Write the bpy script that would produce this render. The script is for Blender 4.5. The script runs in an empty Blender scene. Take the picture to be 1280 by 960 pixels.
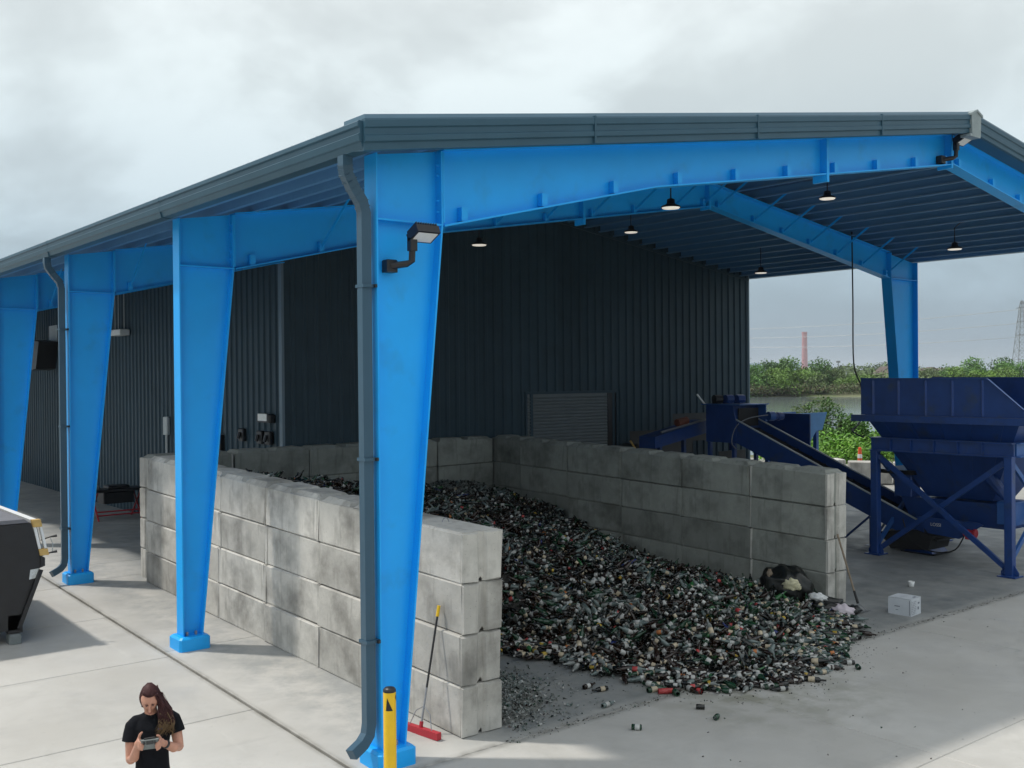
import bpy, bmesh, math, random
import numpy as np
from mathutils import Vector, Matrix, Euler
random.seed(7); RNG = np.random.default_rng(7)
C = bpy.context.scene.collection
S = bpy.context.scene

# ------------------------------------------------------------------ camera
cam_data = bpy.data.cameras.new('camera'); cam = bpy.data.objects.new('camera', cam_data); C.objects.link(cam)
CAMP = Vector((-6.0025, -9.9172, 4.3036))
F = Vector((0.62729, 0.77876, -0.00649)); R = Vector((0.77871, -0.62732, -0.00880)); U = Vector((0.01092, -0.00046, 0.99994))
cam.matrix_world = Matrix(((R.x, U.x, -F.x, CAMP.x), (R.y, U.y, -F.y, CAMP.y), (R.z, U.z, -F.z, CAMP.z), (0, 0, 0, 1)))
cam_data.sensor_width = 36; cam_data.lens = 36 * 1298.5 / 1280; cam_data.clip_end = 6000; cam_data.clip_start = 0.1
S.camera = cam

# ------------------------------------------------------------------ world: bright broken overcast
SUN_DIR = Vector((-0.385, 0.43, 1.0)).normalized()
w = bpy.data.worlds.new('World'); S.world = w; w.use_nodes = True
nt = w.node_tree; nt.nodes.clear()
def N(t, typ, **kw):
    n = t.nodes.new(typ)
    for k, v in kw.items(): setattr(n, k, v)
    return n
tc = N(nt, 'ShaderNodeTexCoord'); sep = N(nt, 'ShaderNodeSeparateXYZ'); nt.links.new(tc.outputs['Generated'], sep.inputs[0])
sky = N(nt, 'ShaderNodeTexSky', sky_type='NISHITA', sun_disc=False)
sky.sun_elevation = math.asin(SUN_DIR.z); sky.sun_rotation = math.atan2(SUN_DIR.x, SUN_DIR.y)
bg1 = N(nt, 'ShaderNodeBackground'); bg1.inputs[1].default_value = 0.08; nt.links.new(sky.outputs[0], bg1.inputs[0])
ramp = N(nt, 'ShaderNodeValToRGB')
el = ramp.color_ramp.elements
el[0].position = 0.0; el[0].color = (0.33, 0.42, 0.50, 1)
el[1].position = 1.0; el[1].color = (0.98, 1.03, 1.06, 1)
for p_, c_ in ((0.03, (.33, .43, .52)), (0.10, (.42, .54, .62)), (0.17, (.64, .75, .80)), (0.27, (.80, .89, .905)), (0.37, (.89, .955, .955)), (0.6, (.93, .98, .99))):
    e = el.new(p_); e.color = (*c_, 1)
nt.links.new(sep.outputs['Z'], ramp.inputs[0])
# cloud pattern on a flat layer overhead (direction divided by height)
mx = N(nt, 'ShaderNodeMath', operation='ADD'); mx.inputs[1].default_value = 0.55; nt.links.new(sep.outputs['Z'], mx.inputs[0])
dv = N(nt, 'ShaderNodeVectorMath', operation='DIVIDE'); nt.links.new(tc.outputs['Generated'], dv.inputs[0])
cmb = N(nt, 'ShaderNodeCombineXYZ'); [nt.links.new(mx.outputs[0], cmb.inputs[i]) for i in range(3)]; nt.links.new(cmb.outputs[0], dv.inputs[1])
n1 = N(nt, 'ShaderNodeTexNoise'); n1.inputs['Scale'].default_value = 2.9; n1.inputs['Detail'].default_value = 7; n1.inputs['Roughness'].default_value = 0.52; n1.inputs['Distortion'].default_value = 0.35
nt.links.new(dv.outputs[0], n1.inputs['Vector'])
mr = N(nt, 'ShaderNodeMapRange'); mr.interpolation_type = 'SMOOTHSTEP'; mr.inputs[1].default_value = 0.38; mr.inputs[2].default_value = 0.60; mr.inputs[3].default_value = 0.87; mr.inputs[4].default_value = 1.15
nt.links.new(n1.outputs[0], mr.inputs[0])
hz = N(nt, 'ShaderNodeMapRange'); hz.inputs[1].default_value = -0.02; hz.inputs[2].default_value = 0.12; nt.links.new(sep.outputs['Z'], hz.inputs[0])
mixv = N(nt, 'ShaderNodeMix'); mixv.data_type = 'FLOAT'; mixv.inputs[2].default_value = 1.0
nt.links.new(hz.outputs[0], mixv.inputs[0]); nt.links.new(mr.outputs[0], mixv.inputs[3])
mul = N(nt, 'ShaderNodeVectorMath', operation='SCALE'); nt.links.new(ramp.outputs[0], mul.inputs[0]); nt.links.new(mixv.outputs[0], mul.inputs['Scale'])
bg2 = N(nt, 'ShaderNodeBackground'); bg2.inputs[1].default_value = 1.0; nt.links.new(mul.outputs[0], bg2.inputs[0])
ms = N(nt, 'ShaderNodeMixShader'); ms.inputs[0].default_value = 0.9
nt.links.new(bg1.outputs[0], ms.inputs[1]); nt.links.new(bg2.outputs[0], ms.inputs[2])
wo = N(nt, 'ShaderNodeOutputWorld'); nt.links.new(ms.outputs[0], wo.inputs[0])

sd = bpy.data.lights.new('sun', 'SUN'); sd.energy = 2.8; sd.angle = math.radians(2.5); sd.color = (1.0, 0.95, 0.87)
sun = bpy.data.objects.new('sun', sd); C.objects.link(sun); sun.rotation_euler = (-SUN_DIR).to_track_quat('-Z', 'Y').to_euler(); sun.location = (0, 0, 40)
vs = S.view_settings; vs.view_transform = 'Standard'; vs.look = 'None'; vs.gamma = 1; vs.exposure = 0.0; vs.use_curve_mapping = False
S.cycles.max_bounces = 6; S.cycles.diffuse_bounces = 3; S.cycles.glossy_bounces = 3; S.cycles.transmission_bounces = 4; S.cycles.caustics_reflective = False; S.cycles.caustics_refractive = False

# ------------------------------------------------------------------ key measures (metres)
G = 0.0283                        # the slab rises gently towards the building
def gz(y): return G * min(max(y + 0.35, 0.0), 13.35)
BAY = 5.725; SL = 0.155; SLR = 0.146; HE = 6.80; XA = 12.3; XR = 21.07; YW = 11.47; XW = 4.62; YEND = 46.0
def ztop(x): return HE + SL * x if x < XA else HE + SL * XA - SLR * (x - XA)
def deck(x): return ztop(x) + 0.21

# ------------------------------------------------------------------ materials
def mat(name, col, rough=0.6, metal=0.0, var=0.0, vscale=3.0, rnd=0.0, bump=0.0, bscale=40.0, coord='Object', col2=None, c2s=1.0, c2lo=0.5, c2hi=0.65, emis=None, estr=0.0, spec=0.5, stretch=None, dist=0.02):
    m = bpy.data.materials.new(name); m.use_nodes = True; t = m.node_tree; b = t.nodes['Principled BSDF']
    b.inputs['Base Color'].default_value = (*col, 1); b.inputs['Roughness'].default_value = rough; b.inputs['Metallic'].default_value = metal
    b.inputs['Specular IOR Level'].default_value = spec
    src = None
    tcn = N(t, 'ShaderNodeTexCoord'); vec = tcn.outputs[coord]
    oi = N(t, 'ShaderNodeObjectInfo')
    if rnd or var or col2:
        off = N(t, 'ShaderNodeVectorMath', operation='SCALE'); off.inputs[0].default_value = (37.1, 17.3, 53.7); t.links.new(oi.outputs['Random'], off.inputs['Scale'])
        ad = N(t, 'ShaderNodeVectorMath', operation='ADD'); t.links.new(vec, ad.inputs[0]); t.links.new(off.outputs[0], ad.inputs[1]); vec = ad.outputs[0]
    if stretch:
        mp = N(t, 'ShaderNodeMapping'); mp.inputs['Scale'].default_value = stretch; t.links.new(vec, mp.inputs[0]); vec = mp.outputs[0]
    cur = None
    base = N(t, 'ShaderNodeRGB'); base.outputs[0].default_value = (*col, 1); cur = base.outputs[0]
    if col2:
        nz = N(t, 'ShaderNodeTexNoise'); nz.inputs['Scale'].default_value = c2s; nz.inputs['Detail'].default_value = 8; nz.inputs['Roughness'].default_value = 0.62; t.links.new(vec, nz.inputs['Vector'])
        r = N(t, 'ShaderNodeMapRange'); r.inputs[1].default_value = c2lo; r.inputs[2].default_value = c2hi; t.links.new(nz.outputs[0], r.inputs[0])
        mm = N(t, 'ShaderNodeMix'); mm.data_type = 'RGBA'; t.links.new(r.outputs[0], mm.inputs[0]); t.links.new(cur, mm.inputs[6]); mm.inputs[7].default_value = (*col2, 1); cur = mm.outputs[2]
    if var:
        nz = N(t, 'ShaderNodeTexNoise'); nz.inputs['Scale'].default_value = vscale; nz.inputs['Detail'].default_value = 9; nz.inputs['Roughness'].default_value = 0.65; t.links.new(vec, nz.inputs['Vector'])
        r = N(t, 'ShaderNodeMapRange'); r.inputs[1].default_value = 0.3; r.inputs[2].default_value = 0.7; r.inputs[3].default_value = 1 - var; r.inputs[4].default_value = 1 + var; t.links.new(nz.outputs[0], r.inputs[0])
        sc = N(t, 'ShaderNodeVectorMath', operation='SCALE'); t.links.new(cur, sc.inputs[0]); t.links.new(r.outputs[0], sc.inputs['Scale']); cur = sc.outputs[0]
    if rnd:
        r = N(t, 'ShaderNodeMapRange'); r.inputs[3].default_value = 1 - rnd; r.inputs[4].default_value = 1 + rnd; t.links.new(oi.outputs['Random'], r.inputs[0])
        sc = N(t, 'ShaderNodeVectorMath', operation='SCALE'); t.links.new(cur, sc.inputs[0]); t.links.new(r.outputs[0], sc.inputs['Scale']); cur = sc.outputs[0]
    t.links.new(cur, b.inputs['Base Color'])
    if bump:
        nz = N(t, 'ShaderNodeTexNoise'); nz.inputs['Scale'].default_value = bscale; nz.inputs['Detail'].default_value = 6; t.links.new(vec, nz.inputs['Vector'])
        bp = N(t, 'ShaderNodeBump'); bp.inputs['Strength'].default_value = bump; bp.inputs['Distance'].default_value = dist; t.links.new(nz.outputs[0], bp.inputs['Height']); t.links.new(bp.outputs[0], b.inputs['Normal'])
    if emis:
        b.inputs['Emission Color'].default_value = (*emis, 1); b.inputs['Emission Strength'].default_value = estr
    return m
M = {}
M['blue'] = mat('blue_steel_paint', (0.010, 0.40, 0.96), 0.42, col2=(0.02, 0.31, 0.72), c2s=1.6, c2lo=0.56, c2hi=0.80, var=0.05, vscale=1.2, bump=0.04, bscale=6, spec=0.4)
M['trim'] = mat('slate_trim_paint', (0.032, 0.088, 0.132), 0.42, var=0.08, vscale=2, spec=0.35)
M['pipe'] = mat('slate_downpipe_paint', (0.032, 0.085, 0.135), 0.42, var=0.06, vscale=2)
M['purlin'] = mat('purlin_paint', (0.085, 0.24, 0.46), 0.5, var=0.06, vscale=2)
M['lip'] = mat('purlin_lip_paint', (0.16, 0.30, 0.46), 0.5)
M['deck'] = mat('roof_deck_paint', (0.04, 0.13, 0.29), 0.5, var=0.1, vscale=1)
M['wall'] = mat('dark_slate_cladding', (0.029, 0.056, 0.076), 0.45, var=0.12, vscale=1.5, rnd=0.10, spec=0.22)
M['wall_trim'] = mat('corner_trim_paint', (0.11, 0.17, 0.22), 0.35, var=0.05)
M['door'] = mat('roller_door_paint', (0.13, 0.15, 0.16), 0.5, var=0.1, vscale=3)
M['black'] = mat('black_paint', (0.012, 0.012, 0.014), 0.4, var=0.3, vscale=6)
M['rubber'] = mat('black_rubber', (0.018, 0.018, 0.02), 0.75, var=0.3, vscale=8)
M['lens'] = mat('flood_lens', (0.75, 0.76, 0.74), 0.3, var=0.05, vscale=20)
M['lamp_on'] = mat('lit_lamp', (0.9, 0.88, 0.8), 0.4, emis=(1, 0.93, 0.8), estr=0.55)
M['navy'] = mat('navy_machine_paint', (0.014, 0.055, 0.22), 0.38, col2=(0.035, 0.06, 0.13), c2s=2.2, c2lo=0.55, c2hi=0.72, var=0.18, vscale=2.5, bump=0.05, bscale=20)
M['navy2'] = mat('bright_navy_machine_paint', (0.03, 0.11, 0.34), 0.4, var=0.12, vscale=2)
M['steel'] = mat('worn_steel', (0.3, 0.31, 0.33), 0.4, metal=0.6, var=0.2, vscale=10)
M['galv'] = mat('pale_galvanised', (0.42, 0.46, 0.47), 0.45, var=0.12, vscale=5)
M['red'] = mat('red_paint', (0.42, 0.02, 0.035), 0.45, var=0.1, vscale=9)
M['orange'] = mat('orange_plastic', (0.75, 0.10, 0.03), 0.5)
M['yellow'] = mat('yellow_paint', (0.80, 0.50, 0.012), 0.4, var=0.08, vscale=5)
M['white'] = mat('white_paint', (0.75, 0.76, 0.76), 0.5, var=0.08, vscale=8)
M['pine'] = mat('pine_wood', (0.55, 0.36, 0.12), 0.65, var=0.2, vscale=12)
M['bag'] = mat('black_bin_bag', (0.008, 0.009, 0.008), 0.3, var=0.3, vscale=6)
M['palebag'] = mat('pale_pink_bag', (0.62, 0.55, 0.60), 0.5, var=0.1)
M['cream'] = mat('cream_foam', (0.60, 0.56, 0.38), 0.8, var=0.2, vscale=20)
M['wood'] = mat('worn_wood_handle', (0.23, 0.18, 0.13), 0.7, var=0.2, vscale=20)
M['skin'] = mat('skin', (0.50, 0.25, 0.175), 0.5, var=0.16, vscale=14)
M['shirt'] = mat('black_cotton', (0.007, 0.008, 0.011), 0.9, spec=.15, var=0.25, vscale=14, bump=0.35, bscale=9, dist=0.05)
M['jeans'] = mat('dark_trousers', (0.015, 0.018, 0.028), 0.85, var=0.2, vscale=14)
M['hair'] = mat('brown_hair', (0.045, 0.014, 0.015), 0.65, spec=.3, var=0.4, vscale=60, stretch=(1, 1, .15))
M['hair2'] = mat('blond_hair_end', (0.16, 0.10, 0.045), 0.45, var=0.4, vscale=60, stretch=(1, 1, .15))
M['grey_plastic'] = mat('grey_plastic', (0.17, 0.19, 0.19), 0.5, var=0.1, vscale=20)
M['leaf'] = mat('tree_leaves', (0.066, 0.160, 0.022), 0.6, var=0.45, vscale=0.25, rnd=0.3)
M['leaf2'] = mat('light_tree_leaves', (0.13, 0.25, 0.025), 0.6, var=0.35, vscale=0.3, rnd=0.2)
M['olive'] = mat('olive_leaves', (0.085, 0.135, 0.035), 0.65, var=0.3, vscale=0.4, rnd=0.2)
M['reed'] = mat('bright_reeds', (0.12, 0.30, 0.02), 0.6, var=0.35, vscale=0.7)
M['bark'] = mat('bark', (0.09, 0.075, 0.055), 0.85, var=0.3, vscale=5)
M['brick'] = mat('pink_brick', (0.50, 0.24, 0.27), 0.8, var=0.06, vscale=0.2)
M['tan'] = mat('tan_house_wall', (0.5, 0.42, 0.33), 0.8, var=0.1)
M['shingle'] = mat('brown_roof', (0.10, 0.075, 0.065), 0.85, var=0.15)
M['winglass'] = mat('dark_window', (0.03, 0.035, 0.04), 0.15)
M['soil'] = mat('scrub_ground', (0.13, 0.14, 0.07), 0.95, var=0.35, vscale=0.25, col2=(0.08, 0.13, 0.035), c2s=0.12)
M['gravel'] = mat('gravel_yard', (0.29, 0.285, 0.27), 0.95, var=0.22, vscale=2.5, bump=0.4, bscale=8)
M['brownbank'] = mat('dry_reeds', (0.11, 0.10, 0.05), 0.9, var=0.4, vscale=0.6)
def glass(n, c, r=0.12): return mat(n, c, r, var=0.35, vscale=9, spec=0.6)
GL = [glass('dark_brown_glass', (0.018, 0.008, 0.004)), glass('green_glass', (0.012, 0.045, 0.022)), glass('clear_glass', (0.125, 0.16, 0.155), 0.15), glass('white_label', (0.46, 0.46, 0.44), 0.6), glass('red_label', (0.45, 0.05, 0.05), 0.5), glass('yellow_label', (0.5, 0.34, 0.04), 0.5), glass('cobalt_glass', (0.012, 0.025, 0.14)), glass('bright_green_glass', (0.03, 0.12, 0.04)), glass('black_glass', (0.006, 0.007, 0.006)), glass('grey_broken_glass', (0.21, 0.225, 0.215), 0.35), glass('cream_label', (0.50, 0.42, 0.30), 0.6), glass('orange_label', (0.5, 0.17, 0.05), 0.6)]

# concrete paving with grime, drag marks and dust
def concrete_floor():
    m = bpy.data.materials.new('paving_concrete'); m.use_nodes = True; t = m.node_tree; b = t.nodes['Principled BSDF']
    g = N(t, 'ShaderNodeNewGeometry'); vec = g.outputs['Position']; oi = N(t, 'ShaderNodeObjectInfo')
    def noise(scale, det=8, st=None, ro=0.6, dis=0.0):
        v = vec
        if st:
            mp = N(t, 'ShaderNodeMapping'); mp.inputs['Scale'].default_value = st[0]; mp.inputs['Rotation'].default_value = (0, 0, st[1]); t.links.new(vec, mp.inputs[0]); v = mp.outputs[0]
        n = N(t, 'ShaderNodeTexNoise'); n.inputs['Scale'].default_value = scale; n.inputs['Detail'].default_value = det; n.inputs['Roughness'].default_value = ro; n.inputs['Distortion'].default_value = dis
        t.links.new(v, n.inputs['Vector']); return n.outputs[0]
    def rng(v, a, bb, c=0.0, d=1.0):
        r = N(t, 'ShaderNodeMapRange'); r.inputs[1].default_value = a; r.inputs[2].default_value = bb; r.inputs[3].default_value = c; r.inputs[4].default_value = d; t.links.new(v, r.inputs[0]); return r.outputs[0]
    def mixc(f, a, c):
        mm = N(t, 'ShaderNodeMix'); mm.data_type = 'RGBA'; t.links.new(f, mm.inputs[0])
        if isinstance(a, tuple): mm.inputs[6].default_value = (*a, 1)
        else: t.links.new(a, mm.inputs[6])
        if isinstance(c, tuple): mm.inputs[7].default_value = (*c, 1)
        else: t.links.new(c, mm.inputs[7])
        return mm.outputs[2]
    def mulv(a, c):
        n = N(t, 'ShaderNodeMath', operation='MULTIPLY'); t.links.new(a, n.inputs[0]); t.links.new(c, n.inputs[1]); return n.outputs[0]
    c = mixc(rng(noise(0.45, 6), 0.38, 0.62), (0.43, 0.418, 0.39), (0.50, 0.49, 0.465))
    c = mixc(rng(noise(0.9, 9, ro=0.7, dis=0.4), 0.50, 0.72, 0, 0.4), c, (0.31, 0.305, 0.285))
    c = mixc(rng(noise(1.0, 8, ((0.35, 2.6, 1), 0.35), 0.7), 0.58, 0.72, 0, 0.28), c, (0.26, 0.26, 0.25))     # drag marks
    c = mixc(rng(noise(0.8, 8, ((3.0, 0.4, 1), 0.2), 0.7), 0.60, 0.72, 0, 0.45), c, (0.56, 0.55, 0.52))       # pale scrapes
    # wear and dirt around the heap, plus the bay's shade painted into the floor
    sp = N(t, 'ShaderNodeSeparateXYZ'); t.links.new(vec, sp.inputs[0])
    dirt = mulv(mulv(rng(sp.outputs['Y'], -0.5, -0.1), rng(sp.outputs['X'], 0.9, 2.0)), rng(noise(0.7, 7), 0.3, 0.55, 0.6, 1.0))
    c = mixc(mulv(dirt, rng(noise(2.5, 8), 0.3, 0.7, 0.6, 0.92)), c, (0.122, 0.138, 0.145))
    strip = mulv(mulv(rng(sp.outputs['X'], -0.1, 0.5), rng(sp.outputs['Y'], -0.2, 1.0)), rng(noise(1.3, 8, ro=.7), 0.42, 0.6, 0, 0.6))
    c = mixc(strip, c, (0.22, 0.235, 0.24))
    jd = N(t, 'ShaderNodeMath', operation='ABSOLUTE'); ja = N(t, 'ShaderNodeMath', operation='ADD'); ja.inputs[1].default_value = 0.27; t.links.new(sp.outputs['X'], ja.inputs[0]); t.links.new(ja.outputs[0], jd.inputs[0])
    c = mixc(mulv(rng(jd.outputs[0], 0.10, 0.02), rng(noise(3, 8), 0.35, 0.6, 0.2, 0.75)), c, (0.20, 0.19, 0.165))
    jd = N(t, 'ShaderNodeMath', operation='ABSOLUTE'); ja = N(t, 'ShaderNodeMath', operation='ADD'); ja.inputs[1].default_value = 0.35; t.links.new(sp.outputs['Y'], ja.inputs[0]); t.links.new(ja.outputs[0], jd.inputs[0])
    c = mixc(mulv(rng(jd.outputs[0], 0.12, 0.02), rng(noise(4, 8), 0.35, 0.6, 0.1, 0.7)), c, (0.17, 0.165, 0.15))
    for cx_, cy_, rr_ in ((16.0, -15.0, 12.2), (16.0, -15.0, 13.9), (-14.0, -6.0, 9.3), (-14.0, -6.0, 11.0)):
        dd = N(t, 'ShaderNodeVectorMath', operation='DISTANCE'); t.links.new(vec, dd.inputs[0]); dd.inputs[1].default_value = (cx_, cy_, 0)
        sb = N(t, 'ShaderNodeMath', operation='SUBTRACT'); t.links.new(dd.outputs['Value'], sb.inputs[0]); sb.inputs[1].default_value = rr_; ab = N(t, 'ShaderNodeMath', operation='ABSOLUTE'); t.links.new(sb.outputs[0], ab.inputs[0])
        c = mixc(mulv(rng(ab.outputs[0], 0.17, 0.09), rng(noise(1.7, 8, ro=.7), 0.42, 0.66, 0, 0.38)), c, (0.21, 0.21, 0.205))
    # greenish-brown run-off in front of the heap
    dx = N(t, 'ShaderNodeVectorMath', operation='DISTANCE'); t.links.new(vec, dx.inputs[0]); dx.inputs[1].default_value = (5.6, -0.9, 0)
    c = mixc(mulv(rng(dx.outputs['Value'], 2.1, 0.5), rng(noise(2.2, 8), 0.42, 0.62, 0, 0.65)), c, (0.19, 0.19, 0.13))
    c = mixc(rng(noise(14, 6), 0.62, 0.8, 0, 0.35), c, (0.2, 0.2, 0.19))
    r = N(t, 'ShaderNodeMapRange'); r.inputs[3].default_value = 0.95; r.inputs[4].default_value = 1.05; t.links.new(oi.outputs['Random'], r.inputs[0])
    sc = N(t, 'ShaderNodeVectorMath', operation='SCALE'); t.links.new(c, sc.inputs[0]); t.links.new(r.outputs[0], sc.inputs['Scale'])
    t.links.new(sc.outputs[0], b.inputs['Base Color'])
    t.links.new(rng(noise(1.2, 7), 0.35, 0.65, 0.5, 0.85), b.inputs['Roughness'])
    bp = N(t, 'ShaderNodeBump'); bp.inputs['Strength'].default_value = 0.15; bp.inputs['Distance'].default_value = 0.01; t.links.new(noise(30, 5), bp.inputs['Height']); t.links.new(bp.outputs[0], b.inputs['Normal'])
    return m
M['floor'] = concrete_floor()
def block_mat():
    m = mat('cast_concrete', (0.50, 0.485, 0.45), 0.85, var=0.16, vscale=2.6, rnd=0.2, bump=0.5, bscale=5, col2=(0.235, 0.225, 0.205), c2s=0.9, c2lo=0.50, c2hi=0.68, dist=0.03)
    t = m.node_tree; b = t.nodes['Principled BSDF']; src = b.inputs['Base Color'].links[0].from_socket
    tcn = N(t, 'ShaderNodeTexCoord'); oi = N(t, 'ShaderNodeObjectInfo')
    # patina: one soot-dark smear per block, off centre by chance
    mp = N(t, 'ShaderNodeVectorMath', operation='SCALE'); mp.inputs[0].default_value = (1.2, 0.0, 0.2); t.links.new(oi.outputs['Random'], mp.inputs['Scale'])
    d = N(t, 'ShaderNodeVectorMath', operation='SUBTRACT'); t.links.new(tcn.outputs['Object'], d.inputs[0]); t.links.new(mp.outputs[0], d.inputs[1])
    d2 = N(t, 'ShaderNodeMapping'); d2.inputs['Location'].default_value = (-0.35, -0.3, -0.36); d2.inputs['Scale'].default_value = (1.5, 0.2, 2.6); t.links.new(d.outputs[0], d2.inputs[0])
    ln = N(t, 'ShaderNodeVectorMath', operation='LENGTH'); t.links.new(d2.outputs[0], ln.inputs[0])
    nz = N(t, 'ShaderNodeTexNoise'); nz.inputs['Scale'].default_value = 5; nz.inputs['Detail'].default_value = 8; t.links.new(d.outputs[0], nz.inputs['Vector'])
    ad = N(t, 'ShaderNodeMath', operation='MULTIPLY_ADD'); ad.inputs[1].default_value = 1.6; t.links.new(nz.outputs[0], ad.inputs[0]); t.links.new(ln.outputs['Value'], ad.inputs[2])
    r = N(t, 'ShaderNodeMapRange'); r.inputs[1].default_value = 1.45; r.inputs[2].default_value = 0.75; r.inputs[3].default_value = 0; r.inputs[4].default_value = 0.45; t.links.new(ad.outputs[0], r.inputs[0])
    mm = N(t, 'ShaderNodeMix'); mm.data_type = 'RGBA'; t.links.new(r.outputs[0], mm.inputs[0]); t.links.new(src, mm.inputs[6]); mm.inputs[7].default_value = (0.115, 0.115, 0.11, 1)
    dm = N(t, 'ShaderNodeMapping'); dm.inputs['Scale'].default_value = (7, 7, 1.1); t.links.new(d.outputs[0], dm.inputs[0])
    dn = N(t, 'ShaderNodeTexNoise'); dn.inputs['Scale'].default_value = 1.3; dn.inputs['Detail'].default_value = 7; t.links.new(dm.outputs[0], dn.inputs['Vector'])
    dr = N(t, 'ShaderNodeMapRange'); dr.inputs[1].default_value = .56; dr.inputs[2].default_value = .74; dr.inputs[4].default_value = .5; t.links.new(dn.outputs[0], dr.inputs[0])
    m3 = N(t, 'ShaderNodeMix'); m3.data_type = 'RGBA'; t.links.new(dr.outputs[0], m3.inputs[0]); t.links.new(mm.outputs[2], m3.inputs[6]); m3.inputs[7].default_value = (0.20, 0.19, 0.17, 1)
    vo = N(t, 'ShaderNodeTexVoronoi'); vo.inputs['Scale'].default_value = 16; t.links.new(d.outputs[0], vo.inputs['Vector'])
    vr = N(t, 'ShaderNodeMapRange'); vr.inputs[1].default_value = .13; vr.inputs[2].default_value = .05; vr.inputs[4].default_value = .6; t.links.new(vo.outputs['Distance'], vr.inputs[0])
    m4 = N(t, 'ShaderNodeMix'); m4.data_type = 'RGBA'; t.links.new(vr.outputs[0], m4.inputs[0]); t.links.new(m3.outputs[2], m4.inputs[6]); m4.inputs[7].default_value = (0.16, 0.155, 0.14, 1)
    t.links.new(m4.outputs[2], b.inputs['Base Color'])
    return m
M['block'] = block_mat()
M['block_shaded'] = block_mat(); _n = M['block_shaded'].node_tree; _b = _n.nodes['Principled BSDF']; _s = _b.inputs['Base Color'].links[0].from_socket
_v = _n.nodes.new('ShaderNodeVectorMath'); _v.operation = 'MULTIPLY'; _v.inputs[1].default_value = (0.52, 0.56, 0.55); _n.links.new(_s, _v.inputs[0]); _n.links.new(_v.outputs[0], _b.inputs['Base Color']); M['block_shaded'].name = 'shaded_cast_concrete'  # shade of the roofed bay multiplied into the block colour

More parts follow.
